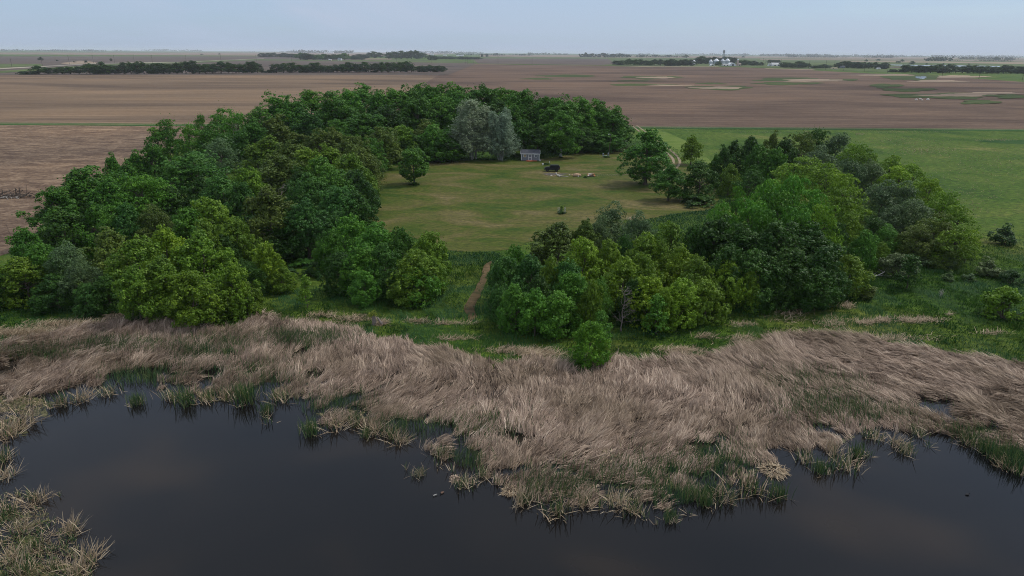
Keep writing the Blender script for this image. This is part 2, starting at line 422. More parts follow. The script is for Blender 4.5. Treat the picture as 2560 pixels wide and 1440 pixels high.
def sheet(name, W, z, mat, kind='structure'):
    me = bpy.data.meshes.new(name)
    me.from_pydata([(p[0], p[1], z) for p in W], [], [list(range(len(W)))]); me.update()
    o = obj(name, me, mat)
    if me.polygons[0].normal.z < 0: me.flip_normals()
    return prop(o, kind=kind)
def rough(W, amp, scale, step=None):
    """edge cut into short pieces and made uneven"""
    out = []
    n = len(W)
    for i in range(n):
        a, b = W[i], W[(i + 1) % n]; L = np.linalg.norm(b - a); k = max(1, int(L / (step or scale)))
        for j in range(k): out.append(a + (b - a) * j / k)
    W = np.array(out)
    W = W + np.stack([vnoise(W[:, 0] / scale, W[:, 1] / scale, 21) - 0.5, vnoise(W[:, 0] / scale, W[:, 1] / scale, 22) - 0.5], 1) * 2 * amp
    return W
sheet('water', [(-420, -110), (420, -110), (420, 112), (-420, 112)], WATER_Z, M['water'])

LAWN_PX = [(945, 432), (985, 415), (1060, 402), (1180, 400), (1290, 402), (1360, 398), (1420, 388), (1500, 373), (1560, 369), (1610, 368), (1650, 372), (1690, 398),
           (1745, 428), (1790, 470), (1800, 505), (1770, 527), (1700, 532), (1640, 543), (1560, 566), (1420, 588), (1330, 604), (1240, 634), (1110, 630), (1060, 600), (960, 575), (912, 545), (925, 490)]
LAWN = rough(smooth_line(LAWN_PX, 0.0, 2, True), 0.5, 3.0)
sheet('lawn', LAWN, 0.06, M['lawn'])
# footpath from the lawn down to the reeds
PATH_PX = [(1232, 650), (1206, 668), (1206, 690), (1186, 728), (1160, 765), (1164, 795), (1178, 806), (1194, 800), (1184, 768), (1206, 730), (1222, 697), (1224, 672)]
PATH = rough(smooth_line(PATH_PX, 0.0, 2, True), 0.18, 1.0)
sheet('footpath', PATH, 0.19, M['path'])
# mown strip and two-rut track on the meadow
sheet('mown_strip', rough(smooth_line([(1585, 314), (1622, 318), (1700, 342), (1765, 385), (1790, 430), (1745, 440), (1700, 400), (1650, 360)], 0, 2, True), 0.5, 5), 0.05, M['mown'])
def ribbon(name, pts, wid, z, mat, it=2):
    P = smooth_line(pts, 0.0, it)
    T = np.gradient(P, axis=0); T /= np.linalg.norm(T, axis=1)[:, None]
    Nn = np.stack([-T[:, 1], T[:, 0]], 1)
    w = wid * (0.75 + 0.5 * vnoise(np.arange(len(P)) * 0.7, np.zeros(len(P)), 9))[:, None] / 2
    return sheet(name, np.concatenate([P + Nn * w, (P - Nn * w)[::-1]]), z, mat)
ribbon('track', [(1582, 316), (1600, 330), (1640, 362), (1672, 385), (1686, 402), (1680, 418), (1655, 428)], 0.8, 0.075, M['dirt'])
ribbon('track', [(1592, 314), (1614, 330), (1656, 360), (1687, 384), (1702, 403), (1694, 420), (1668, 436)], 0.8, 0.075, M['dirt'])

# fields (world coordinates in metres)
YS = 346.0     # the grass field road runs across the view at this distance
gl = lambda px, py: tuple(G(px, py)[:2])
sheet('stubble_field', np.array([(-900, YS - 8), gl(640, 300), gl(560, 330), gl(400, 380), gl(300, 420), gl(190, 470), gl(110, 560), gl(60, 620), gl(-60, 660), gl(-300, 700), gl(-900, 800), (-900, 60)]), 0.02, M['field_near'])
fb = [gl(1062, 208), gl(1100, 184), gl(1113, 178), gl(1165, 160)]        # boundary between the two big fields
DX = (fb[2][0] - fb[0][0]) / (fb[2][1] - fb[0][1])
xb = lambda y: fb[0][0] + DX * (y - fb[0][1])
YB = gl(600, 183)[1]
sheet('tilled_field', np.array([(-2600, YS + 4), (xb(YS), YS + 4), (xb(YB), YB), (-2600, YB + 60)]), 0.03, M['field_tan'])
RF = [(xb(YS), YS + 8), (1400, YS + 8), gl(2900, 215), gl(2560, 205), gl(2447, 197), gl(2300, 186), gl(2180, 184), gl(1960, 172), gl(1850, 168), gl(1620, 168), gl(1500, 164), gl(1300, 162), gl(1190, 160), (xb(YB) , YB)]
sheet('ploughed_field', np.array(RF), 0.03, M['field_brown'])
sheet('field_road', np.array([(-2000, YS - 7), (xb(YS) + 30, YS - 7), (xb(YS) + 30, YS + 4), (-2000, YS + 4)]), 0.07, M['strip_green'])
sheet('field_road', np.array([(xb(YS) + 30, YS - 4), (1400, YS - 4), (1400, YS + 8), (xb(YS) + 30, YS + 8)]), 0.07, M['strip_green'])
for k in (-2.6, 0.6):
    sheet('wheel_track', np.array([(-2000, YS + k), (xb(YS), YS + k), (xb(YS), YS + k + 0.8), (-2000, YS + k + 0.8)]), 0.10, M['dirt'])
for k in (3.0, 6.0):
    sheet('wheel_track', np.array([(xb(YS) + 31, YS + k), (1400, YS + k), (1400, YS + k + 0.9), (xb(YS) + 31, YS + k + 0.9)]), 0.10, M['dirt'])
# far fields out to the horizon, each a little above the last
FARF = [('far_tan', [(-1500, 131), (1200, 131.6), (1000, 141), (640, 139), (0, 136), (-1500, 150)]),
        ('far_dark', [(-600, 146), (0, 141), (660, 141), (1175, 153), (1124, 179), (1112, 188), (600, 187.5), (0, 188), (-600, 205)]),
        ('far_green', [(-400, 170), (0, 159.5), (100, 160), (110, 164), (0, 170), (-400, 186)]),
        ('far_pale', [(150, 158), (200, 152), (225, 153.5), (250, 158), (170, 161)]),
        ('far_green', [(470, 152.5), (640, 148), (750, 149), (900, 151), (905, 154), (640, 151), (480, 156)]),
        ('far_green', [(-400, 184), (0, 177.5), (330, 157), (480, 156), (640, 149), (640, 150.5), (480, 158), (340, 160), (0, 183), (-400, 190)]),
        ('gravel_road', [(-300, 179), (0, 171), (250, 158), (470, 154.5), (660, 146), (660, 146.6), (470, 155.4), (250, 159.3), (0, 173), (-300, 181)]),
        ('far_green', [(850, 150), (1000, 149.5), (1180, 153), (1150, 158), (1000, 155), (900, 153)]),
        ('far_dark', [(1105, 160), (1192, 158), (1160, 172), (1122, 187), (1098, 187)]),
        ('far_pale', [(880, 146.5), (980, 146.5), (978, 148.8), (900, 149)]),
        ('far_green', [(1160, 142), (1540, 143), (2100, 145), (3400, 153), (3400, 176), (2560, 178), (2200, 180), (2000, 172), (1850, 167), (1620, 167), (1500, 163.5), (1190, 159.5)]),
        ('far_dark', [(1180, 146), (1520, 147), (1540, 160), (1500, 163), (1195, 159)]),
        ('far_tan', [(1200, 137), (2560, 145), (3400, 150), (3400, 154), (2560, 149), (1540, 144), (1200, 141.5)]),
        ('far_tan', [(1900, 147.5), (2300, 149), (3400, 156), (3400, 160), (2300, 152), (1900, 149.5)]),
        ('far_pale', [(2100, 152), (2560, 156), (3300, 162), (3300, 165), (2560, 160), (2100, 154)]),
        ('far_dark', [(2240, 166.5), (2560, 170), (2560, 172.5), (2200, 170)]),
        ('far_pale', [(1560, 166.5), (1800, 167), (1790, 168.4), (1600, 168.2)]),
        ('far_pale', [(1910, 171.5), (2040, 174), (2030, 175.6), (1920, 173.6)])]
for i, (mt, pts) in enumerate(FARF):
    sheet({'far_tan': 'far_field', 'far_dark': 'far_field', 'far_green': 'far_meadow', 'far_pale': 'far_stubble', 'gravel_road': 'gravel_road'}[mt], GW(pts), 0.06 + 0.035 * i, M[mt])
def blob(name, px, py, rx, ry, z, mat, seed, lobes=9):
    rr = np.random.default_rng(seed); pts = []
    for k in range(34):
        a = 2 * math.pi * k / 34
        q = 1 + 0.16 * math.sin(3 * a + seed) + 0.12 * math.sin(5 * a + 2 * seed) + rr.normal(0, 0.07)
        pts.append((px + rx * q * math.cos(a), py + ry * q * math.sin(a)))
    return sheet(name, GW(pts), z, mat)
# wet hollows in the ploughed field: green rims, pale dead growth inside
for i, (px, py, rx, ry, mt) in enumerate([
        (1628, 194, 75, 3.6, 'patch_green'), (1640, 194, 48, 2.2, 'far_pale'), (1420, 190, 72, 3.2, 'patch_green'), (1345, 197, 36, 2.2, 'patch_green'),
        (1590, 202.5, 62, 1.6, 'patch_green'), (1600, 212, 78, 2.4, 'patch_green'), (1680, 213.5, 60, 1.5, 'far_pale'), (1800, 220, 84, 5, 'patch_green'), (1795, 219.8, 64, 3.0, 'far_pale'),
        (1780, 209, 34, 2, 'patch_green'), (1985, 199, 95, 4.5, 'patch_green'), (2040, 201, 85, 3.2, 'far_pale'), (1970, 209, 85, 3.2, 'patch_green'), (2125, 200, 20, 2.6, 'patch_green'),
        (2290, 194, 75, 8, 'patch_green'), (2200, 187.5, 85, 2.2, 'far_pale'), (2345, 203, 65, 3, 'far_pale'), (2400, 192, 65, 3.2, 'far_pale'), (2215, 215, 40, 5, 'patch_green'),
        (2270, 225, 70, 4, 'patch_green'), (2360, 240, 140, 7, 'patch_green'), (2385, 239, 85, 3.4, 'far_pale'), (2480, 234, 75, 3, 'far_pale'), (2450, 256, 50, 5, 'patch_green'), (2540, 242, 60, 5, 'patch_green')]):
    blob('wet_hollow', px, py, rx, ry, 0.10 + 0.012 * i, M[mt], i + 3)
blob('far_pond', 2303, 194, 14, 3.4, 0.46, M['far_water'], 4)
sheet('flooded_field', GW([(2215, 161.8), (2330, 163), (2500, 165.5), (2500, 168), (2400, 167.2), (2240, 164)]), 0.70, M['far_water'])
sheet('wet_hollow', rough(smooth_line([(2430, 352), (2480, 349), (2600, 352), (2620, 362), (2540, 361), (2470, 357)], 0, 2, True), 1.5, 6), 0.04, M['strip_green'])

# ------------------------------------------------------------------ blades: reeds and grass
def blades(P, az, el, L, W, bend, rv):
    """two-segment blades as quads; P (n,3) roots, az/el direction, bend = extra droop of the outer half"""
    n = len(P)
    d1 = np.stack([np.cos(el) * np.cos(az), np.cos(el) * np.sin(az), np.sin(el)], 1)
    e2 = el - bend
    d2 = np.stack([np.cos(e2) * np.cos(az), np.cos(e2) * np.sin(az), np.sin(e2)], 1)
    ro = RNG.normal(0, 0.5, n)
    side = np.stack([-np.sin(az), np.cos(az), ro * 0.6], 1); side /= np.linalg.norm(side, axis=1)[:, None]
    p1 = P + d1 * (L * 0.55)[:, None]; p2 = p1 + d2 * (L * 0.45)[:, None]
    w = (W / 2)[:, None] * side
    V = np.stack([P - w * 0.8, P + w * 0.8, p1 - w, p1 + w, p2 - w * 0.25, p2 + w * 0.25], 1).reshape(-1, 3)
    b = np.arange(n)[:, None] * 6
    F = np.concatenate([b + np.array([0, 1, 3, 2]), b + np.array([2, 3, 5, 4])], 1).reshape(-1, 4)
    return V, F, np.repeat(rv, 2)
FLOW = [(50, 930, 25), (100, 900, 30), (300, 900, 60), (450, 960, 50), (600, 900, 60), (740, 815, 80), (760, 900, 70), (900, 850, 130), (1100, 880, 138), (1250, 950, 105), (1480, 940, 95), (1400, 1000, 85),
        (1330, 1090, 45), (1450, 1060, 52), (1600, 1080, 35), (1500, 1160, 15), (1650, 910, 122), (1800, 910, 132), (2000, 880, 135), (2200, 950, 145), (2450, 980, 152), (2520, 1090, 155),
        (2050, 1020, 140), (2000, 1100, 110), (1900, 1050, 75), (1750, 1010, 70), (1000, 1000, 65), (800, 960, 55), (1150, 1100, 40), (900, 1040, 50)]
FP = GW([(a, b2) for a, b2, c in FLOW]); FA = np.radians([c for a, b2, c in FLOW])
def flow(P):
    d2 = ((P[:, None, :] - FP[None]) ** 2).sum(2) + 4.0
    w = 1 / d2 ** 1.4
    c, s = (w * np.cos(FA)).sum(1), (w * np.sin(FA)).sum(1)
    return np.arctan2(s, c) + (vnoise(P[:, 0] / 5, P[:, 1] / 5, 31) - 0.5) * 1.0 + (vnoise(P[:, 0] / 1.6, P[:, 1] / 1.6, 32) - 0.5) * 0.9
EDGE_X = GW([(-120, 900), (2680, 900)])
VIEW = np.array([G(-90, 1440, 0)[:2], G(2650, 1440, 0)[:2], G(2650, 700, 0)[:2], G(-90, 700, 0)[:2]])
RZ = REEDZONE[(np.abs(REEDZONE[:, 0]) < 110)]
def zone_t(P):
    dw, dg = poly_dist(P, WE), poly_dist(P, GE)
    return dg / (dg + dw + 1e-6), dw, dg
NB, PER = 23500, 9
C = np.array([[-100, 36], [100, 36], [100, 108], [-100, 108]])
P = sample_poly(C, 140000)
P = P[in_poly(P, REEDZONE) & in_poly(P, VIEW)]
t, dw, dg = zone_t(P)
keep = vnoise(P[:, 0] / 2.3, P[:, 1] / 2.3, 41) * 0.55 + vnoise(P[:, 0] / 0.9, P[:, 1] / 0.9, 42) * 0.45
pool = vnoise(P[:, 0] / 4.5, P[:, 1] / 2.6, 43) * 0.7 + vnoise(P[:, 0] / 1.7, P[:, 1] / 1.1, 45) * 0.3
left_wet = np.clip((-P[:, 0] - 12) / 25, 0, 1)                      # the bed is more broken on the side of the leaning reeds
thr = np.where(t > 0.6, (t - 0.6) * 1.2, 0.0) + np.clip((pool - 0.60) * 5, 0, 0.6) * np.clip(t * 2 - 0.3, 0, 1) + left_wet * 0.27 * np.clip(t * 3, 0, 1)
ok = keep > thr
P = P[ok][:NB]
nb = len(P)
fl = flow(P) + RNG.normal(0, 0.24, nb)
lw = np.clip((-P[:, 0] - 12) / 25, 0, 1); tb = zone_t(P)[0]
upb = RNG.random(nb) < (0.12 + 0.6 * np.clip(np.clip((tb - 0.70) / 0.3, 0, 1) * 0.7 + lw * 0.75, 0, 0.95))
btone, bel, blen = RNG.random(nb), RNG.normal(0, 0.16, nb), RNG.uniform(0.75, 1.15, nb)
k = np.repeat(np.arange(nb), PER); n = len(k)
P = P[k] + RNG.normal(0, 0.15, (n, 2)); t = tb[k]; up = upb[k]
az = fl[k] + RNG.normal(0, np.where(up, 0.5, 0.11), n)
hmp = vnoise(P[:, 0] / 2.6, P[:, 1] / 2.6, 44)
el = np.where(up, RNG.normal(1.0, 0.25, n), RNG.normal(0.22, 0.09, n) + bel[k] + (hmp - 0.5) * 0.6)
el = np.clip(el, 0.02, 1.5)
L = RNG.uniform(0.9, 1.8, n) * blen[k] * np.where(up, 0.8, 1.0) * (1 - 0.35 * np.clip((t - 0.7) / 0.3, 0, 1))
z0 = np.maximum(terrain(P), WATER_Z) + np.where(up, 0.0, RNG.random(n) ** 2 * 0.3 + hmp * 0.3 * (t < 0.75))
rv = np.clip(btone[k] * 0.62 + RNG.random(n) * 0.38 + (hmp - 0.5) * 0.35, 0, 1)
V, F, r2 = blades(np.column_stack([P, z0]), az, el, L, RNG.uniform(0.030, 0.065, n), np.where(up, 0.3, RNG.uniform(0.05, 0.45, n)), rv)
o = obj('dry_reed_bed', npmesh('dry_reed_bed', V, F, r2), M['dry_reed'])
prop(o, 'broad bed of flattened tan dry reeds along the pond', 'reeds', kind='stuff')
# green shoots coming through the old reeds
GREEN_PX = [(300, 866, 130, 22, 4.0), (750, 850, 130, 22, 4.5), (480, 890, 90, 40, 1.4), (100, 885, 110, 20, 3.5), (560, 865, 130, 25, 2.0), (650, 930, 130, 40, 0.6), (350, 940, 120, 30, 0.7), (2050, 1010, 120, 50, 1.0), (2000, 950, 120, 40, 0.5), (2200, 1030, 130, 30, 0.6), (2130, 990, 60, 50, 0.8),
            (1780, 1150, 110, 55, 0.5), (1600, 1180, 150, 50, 0.5), (1200, 1060, 120, 50, 0.5), (850, 1010, 130, 40, 0.5), (1400, 1210, 120, 50, 0.5), (560, 985, 130, 20, 0.6),
            (2400, 1090, 120, 30, 0.9), (2520, 1140, 60, 40, 1.2), (1000, 1070, 100, 30, 0.6), (1750, 1240, 150, 25, 0.8), (650, 1000, 30, 8, 0.6), (1150, 1150, 80, 30, 0.6)]
PP = []
for px, py, rx, ry, dn in GREEN_PX:
    k = int(dn * rx * ry * 0.27)
    a = RNG.normal(0, 0.5, (k, 2))
    PP.append(np.array([G(px + u * rx, py + v * ry)[:2] for u, v in a]))
P = np.concatenate(PP); P = P[in_poly(P, REEDZONE)]
t, dw, dg = zone_t(P); n = len(P)
V, F, r2 = blades(np.column_stack([P, np.maximum(terrain(P), WATER_Z)]), flow(P) + RNG.normal(0, 0.8, n), np.clip(RNG.normal(1.2, 0.2, n), 0.5, 1.55),
                  RNG.uniform(0.7, 1.35, n), RNG.uniform(0.03, 0.055, n), RNG.uniform(0, 0.4, n), RNG.random(n))
o = obj('green_reed_shoots', npmesh('green_reed_shoots', V, F, r2), M['green_reed'])
prop(o, 'young green reed shoots standing among the dry reeds', 'reeds', kind='stuff')

# tall grass of the bank and meadow
BANK_PX = [(-60, 900)] + [p for p in GRASS_EDGE if -10 <= p[0] <= 2610] + [(2660, 460), (2400, 460), (2300, 620), (2100, 700), (1900, 720), (1700, 740), (1400, 700), (1245, 636), (1108, 634), (1095, 700), (800, 720), (600, 740), (-60, 720)]
BANK = GW(BANK_PX)
P = sample_poly(BANK, 215000); P = P[~in_poly(P, PATH) | (RNG.random(len(P)) < 0.12)]
hm = vnoise(P[:, 0] / 1.7, P[:, 1] / 1.7, 51); big = vnoise(P[:, 0] / 6, P[:, 1] / 6, 52)
P = P[RNG.random(len(P)) < (0.35 + 0.65 * hm) * np.clip((142 - P[:, 1]) / 34, 0, 1)]; hm = vnoise(P[:, 0] / 1.7, P[:, 1] / 1.7, 51); big = vnoise(P[:, 0] / 6, P[:, 1] / 6, 52)
n = len(P)
azg = (vnoise(P[:, 0] / 4, P[:, 1] / 4, 53) * 2 * math.pi) + RNG.normal(0, 0.6, n)
V, F, r2 = blades(np.column_stack([P, terrain(P)]), azg, np.clip(RNG.normal(0.95, 0.28, n), 0.3, 1.5), (0.25 + 0.5 * hm) * RNG.uniform(0.7, 1.2, n),
                  RNG.uniform(0.04, 0.075, n), RNG.uniform(0.1, 0.7, n), np.clip(RNG.random(n) * 0.6 + (hm - 0.5) * 0.5 + 0.2, 0, 1))
o = obj('bank_grass', npmesh('bank_grass', V, F, r2), M['grass']); prop(o, 'long dark green grass on the bank between reeds and trees', 'grass', kind='stuff')
# straw coloured dead grass lying in the bank
STRAW_PX = [(2115, 768, 18, 5, 1), (2160, 810, 26, 5, 1), (2200, 806, 22, 5, 1.4), (2290, 804, 60, 6, 0.8), (1975, 790, 50, 22, .12), (2080, 812, 40, 14, .25), (2000, 838, 60, 8, .4), (1850, 850, 40, 10, .3), (1760, 845, 30, 5, .6), (1290, 880, 70, 7, .8),
            (1120, 812, 70, 2, .9), (1040, 806, 30, 3, 1), (950, 812, 16, 6, 1.5), (800, 790, 40, 4, .8), (1350, 890, 60, 8, .8), (1700, 880, 60, 8, .6), (1860, 815, 35, 4, .6), (60, 838, 130, 12, 1.6), (180, 815, 100, 9, 1.6), (2480, 835, 40, 4, .3), (2370, 788, 10, 3, .6),
            (1265, 820, 18, 3, 1.2), (1130, 850, 60, 4, .4), (880, 800, 60, 10, .4), (1640, 540, 0, 0, 0), (1575, 549, 26, 4, .8), (1740, 900, 60, 8, .5), (2200, 850, 120, 8, .3)]
PP = []
for px, py, rx, ry, dn in STRAW_PX:
    k = int(dn * max(rx * ry, 30) * 2.0)
    if rx: PP.append(np.array([G(px + u * rx, py + v * ry)[:2] for u, v in RNG.normal(0, 0.5, (k, 2))]))
P = np.concatenate(PP); n = len(P)
V, F, r2 = blades(np.column_stack([P, terrain(P) + RNG.random(n) * 0.25]), RNG.normal(0.3, 0.9, n), np.clip(RNG.normal(0.35, 0.3, n), 0.02, 1.4), RNG.uniform(0.5, 1.1, n),
                  RNG.uniform(0.03, 0.06, n), RNG.uniform(0, 0.4, n), RNG.random(n))
o = obj('dead_grass', npmesh('dead_grass', V, F, r2), M['straw']); prop(o, 'pale straw of dead grass lying in the green bank', 'straw', kind='stuff')
P = []
for px, py, rx, ry, k in [(2310, 376, 70, 12, 700), (2260, 352, 110, 12, 600), (2250, 330, 140, 6, 500), (2450, 400, 140, 60, 900), (1900, 330, 160, 8, 300), (2440, 500, 80, 50, 250), (1700, 320, 80, 6, 200), (2500, 350, 60, 3, 250), (2150, 335, 12, 3, 90), (2015, 330, 10, 2, 60)]:
    P.append(np.array([G(px + u * rx, py + v * ry)[:2] for u, v in RNG.normal(0, 0.5, (k, 2))]))
P = np.concatenate(P); n = len(P)
V, F, r2 = blades(np.column_stack([P, np.zeros(n)]), RNG.random(n) * 6.28, np.clip(RNG.normal(0.6, 0.3, n), 0.1, 1.4), RNG.uniform(0.25, 0.6, n), RNG.uniform(0.05, 0.16, n), RNG.uniform(0.2, 0.6, n), RNG.random(n) * 0.45)
o = obj('meadow_tufts', npmesh('meadow_tufts', V, F, r2), M['straw']); prop(o, 'scattered pale dead tufts on the green meadow', 'grass', kind='stuff')
# unmown rim round the lawn and grass under the wood edge
RIM = GW([(900, 470), (930, 415), (985, 395), (1100, 385), (1290, 388), (1420, 372), (1560, 355), (1640, 352), (1830, 430), (1850, 520), (1700, 545), (1600, 575), (1340, 615), (1245, 648), (1100, 645), (1040, 610), (890, 560)])
P = np.concatenate([sample_poly(RIM, 60000), sample_poly(GW([(1625, 542), (1800, 520), (1830, 545), (1760, 575), (1600, 580)]), 5000), sample_poly(GW([(1100, 628), (1250, 630), (1260, 665), (1100, 665)]), 1500)])
P = P[~in_poly(P, LAWN) & ~in_poly(P, PATH)]; n = len(P)
V, F, r2 = blades(np.column_stack([P, np.zeros(n)]), RNG.random(n) * 6.28, np.clip(RNG.normal(1.0, 0.3, n), 0.3, 1.5), RNG.uniform(0.2, 0.6, n) * (0.4 + vnoise(P[:, 0] / 2.5, P[:, 1] / 2.5, 61)), RNG.uniform(0.07, 0.13, n), RNG.uniform(0.1, 0.6, n), RNG.random(n))
o = obj('rim_grass', npmesh('rim_grass', V, F, r2), M['rim_grass']); prop(o, 'unmown dark grass along the edge of the lawn', 'grass', kind='stuff')
# low broken reeds of the weedy islet and the pond corner
ISLE = [GW([(-20, 1240), (90, 1228), (118, 1300), (195, 1312), (188, 1368), (240, 1392), (232, 1450), (-20, 1450)], WATER_Z), GW([(-20, 990), (110, 1000), (105, 1022), (50, 1062), (15, 1110), (-20, 1120)], WATER_Z)]
P = np.concatenate([sample_poly(ISLE[0], 1400), sample_poly(ISLE[1], 1100)]); n = len(P)
hm = vnoise(P[:, 0] / 0.9, P[:, 1] / 0.9, 71); ok = RNG.random(n) < hm * 1.5 - 0.1; P = P[ok]; n = len(P)
V, F, r2 = blades(np.column_stack([P, np.full(n, WATER_Z)]), RNG.random(n) * 6.28, np.clip(RNG.normal(0.5, 0.4, n), 0.03, 1.4), RNG.uniform(0.25, 0.8, n), RNG.uniform(0.03, 0.05, n), RNG.uniform(0, 0.4, n), RNG.random(n) * 0.8)
o = obj('islet_reeds', npmesh('islet_reeds', V, F, r2), M['straw']); prop(o, 'broken dry reeds lying over the weedy islet and pond corner', 'reeds', kind='stuff')
P = np.concatenate([sample_poly(ISLE[0], 2400), sample_poly(ISLE[1], 700)]); n = len(P)
ok = RNG.random(n) < vnoise(P[:, 0] / 1.3, P[:, 1] / 1.3, 72) * 1.6 - 0.3; P = P[ok]; n = len(P)
V, F, r2 = blades(np.column_stack([P, np.full(n, WATER_Z)]), RNG.random(n) * 6.28, np.clip(RNG.normal(1.0, 0.35, n), 0.2, 1.5), RNG.uniform(0.2, 0.6, n), RNG.uniform(0.03, 0.05, n), RNG.uniform(0, 0.4, n), 0.3 + 0.7 * RNG.random(n))
o = obj('islet_weeds', npmesh('islet_weeds', V, F, r2), M['green_reed']); prop(o, 'short green weeds growing through the weedy islet', 'weeds', kind='stuff')
# floating mats of algae at the foot of the reeds
for i, (px, py, rx, ry) in enumerate([(60, 1010, 75, 22), (25, 1060, 40, 25), (1640, 1205, 90, 12), (1560, 1235, 60, 10), (1850, 1175, 45, 12), (1440, 1225, 60, 12), (1230, 1110, 60, 18), (860, 1030, 60, 12), (1120, 1040, 50, 12), (2290, 1050, 60, 8), (2440, 1075, 60, 10),
                                      (60, 1290, 60, 20), (40, 1360, 55, 25), (150, 1420, 60, 18), (60, 1420, 70, 20), (160, 1320, 20, 8), (2080, 1090, 50, 14), (560, 990, 60, 6), (30, 1000, 70, 20)]):
    blob('algae_mat', px, py, rx, ry, WATER_Z + 0.004 + 0.0015 * i, M['algae'], 80 + i)

# ------------------------------------------------------------------ trees: prototypes
def unit(n):
    v = RNG.normal(0, 1, (n, 3)); return v / np.linalg.norm(v, axis=1)[:, None]
def leaf_quads(C, Nm, size):
    """one rhombic leaf spray per centre"""
    n = len(C)
    t = np.cross(Nm, unit(n)); t /= np.linalg.norm(t, axis=1)[:, None] + 1e-9
    b = np.cross(Nm, t)
    s = (size * RNG.uniform(0.65, 1.3, n))[:, None]
    V = np.stack([C - t * s * 0.55, C - b * s * 0.42 + Nm * s * 0.12, C + t * s * 0.55, C + b * s * 0.42 + Nm * s * 0.12], 1).reshape(-1, 3)
    return V, np.arange(4 * n).reshape(n, 4)
def lobes_to_leaves(BC, BR, nsub, sub_r, nleaf, leaf, flat=1.0, centre=None, up=0.35):
    """big lobes -> tufts on their outer side -> leaves on the tufts"""
    nb = len(BC)
    U = unit(nb * nsub)
    bc = np.repeat(BC, nsub, 0); br = np.repeat(BR, nsub)
    if centre is not None:
        outw = bc - centre; outw /= np.linalg.norm(outw, axis=1)[:, None] + 1e-9
        U = U + outw * 0.5 + np.array([0, 0, up * 0.35]); U /= np.linalg.norm(U, axis=1)[:, None]
    q = (0.55 + 0.5 * RNG.random(nb * nsub) ** 0.6)
    S = bc + U * (br * q)[:, None] * np.array([1, 1, flat])
    m = len(S)
    W = unit(m * nleaf); W[:, 2] += 0.25; W /= np.linalg.norm(W, axis=1)[:, None]
    so = np.repeat(U, nleaf, 0)
    dd = (W * so).sum(1) < -0.15
    W[dd] -= 2 * ((W * so).sum(1)[:, None] * so)[dd]
    C = np.repeat(S, nleaf, 0) + W * (sub_r * RNG.uniform(0.55, 1.15, m * nleaf))[:, None] * np.array([1, 1, 0.5 + 0.5 * flat])
    Nm = W + unit(m * nleaf) * 0.65 + np.array([0, 0, 0.3]); Nm /= np.linalg.norm(Nm, axis=1)[:, None]
    V, F = leaf_quads(C, Nm, leaf)
    tone = np.repeat(np.repeat(RNG.random(nb) * 0.36, nsub) + RNG.random(m) * 0.30, nleaf) + RNG.random(m * nleaf) * 0.34
    k = int(m * nleaf * 0.09); j = RNG.integers(0, nb, k)
    V2, F2 = leaf_quads(BC[j] + RNG.normal(0, 0.62, (k, 3)) * BR[j][:, None], unit(k) + np.array([0, 0, 0.4]), leaf)
    return np.concatenate([V, V2]), np.concatenate([F, F2 + len(V)]), np.concatenate([tone, RNG.random(k)])
PROTO = {}
def finish(kind, V, F, tone, TV, TF, H, W, bark='bark'):
    zt = np.percentile(V[:, 2], 99.7); xr = np.percentile(np.hypot(V[:, 0], V[:, 1]), 97)
    s = np.array([W / 2 / xr, W / 2 / xr, H / zt])
    V = V * s; TV = TV * s
    cm = npmesh('crown', V, F, tone); cm.materials.append(M['leaf'])
    tm = npmesh('trunk', TV, TF, smooth=True); tm.materials.append(M[bark])
    PROTO.setdefault(kind, []).append((cm, tm, H, W))
def limbs_for(BC, z0, H, r, lean=(0, 0), n=11, top=0.72):
    tip = np.array([lean[0], lean[1], H * top])
    trunk = wob((0, 0, -0.3), tip, 6, 0.018, r, r * 0.22)
    trunk[0] = (trunk[0][0], r * 1.35)
    paths = [trunk]
    tp = [p for p, q in trunk]
    for i in RNG.permutation(len(BC))[:n]:
        c = BC[i]
        zb = max(z0 * 0.75, min(c[2] - 0.35 * math.hypot(c[0], c[1]), H * 0.62))
        k = int(np.argmin([abs(p[2] - zb) for p in tp]))
        paths.append(wob(tp[k], c * np.array([0.92, 0.92, 1.0]), 4, 0.035, r * 0.42, r * 0.08, 0.04))
    return tubes(paths, 6)
def shell(n, H, W, z0, prof, inner=0.55, jit=0.12):
    """lobe centres spread over a crown whose half-width at relative height u is prof(u)"""
    u = (np.arange(n) + RNG.random(n)) / n
    RNG.shuffle(u)
    a = np.arange(n) * 2.39996 + RNG.random(n) * 0.9
    r = np.array([prof(q) for q in u]) * (W / 2) * (inner + (1 - inner) * RNG.random(n) ** 0.5)
    z = z0 + (H - z0) * u
    C = np.stack([np.cos(a) * r, np.sin(a) * r, z], 1)
    return C + RNG.normal(0, jit, C.shape)
rp = lambda u: max(0.0, 1 - (2 * u - 0.85) ** 2) ** 0.5 if u < 0.925 else 0.30
for v in range(4):          # round bushy tree, leafy nearly to the ground
    H, W = 9.0, 9.0
    C = shell(60, 8.0, 7.2, 0.8, lambda u: max(0.12, 1 - abs(2 * u - 0.72) ** 2.2 * 0.62), 0.40, 0.4)
    V, F, tn = lobes_to_leaves(C, RNG.uniform(0.7, 1.35, len(C)), 12, 0.40, 17, 0.27, 0.9, np.array([0, 0, 3.0]))
    TV, TF = limbs_for(C, 1.0, H, 0.20, n=10)
    finish('round', V, F, tn, TV, TF, H, W)
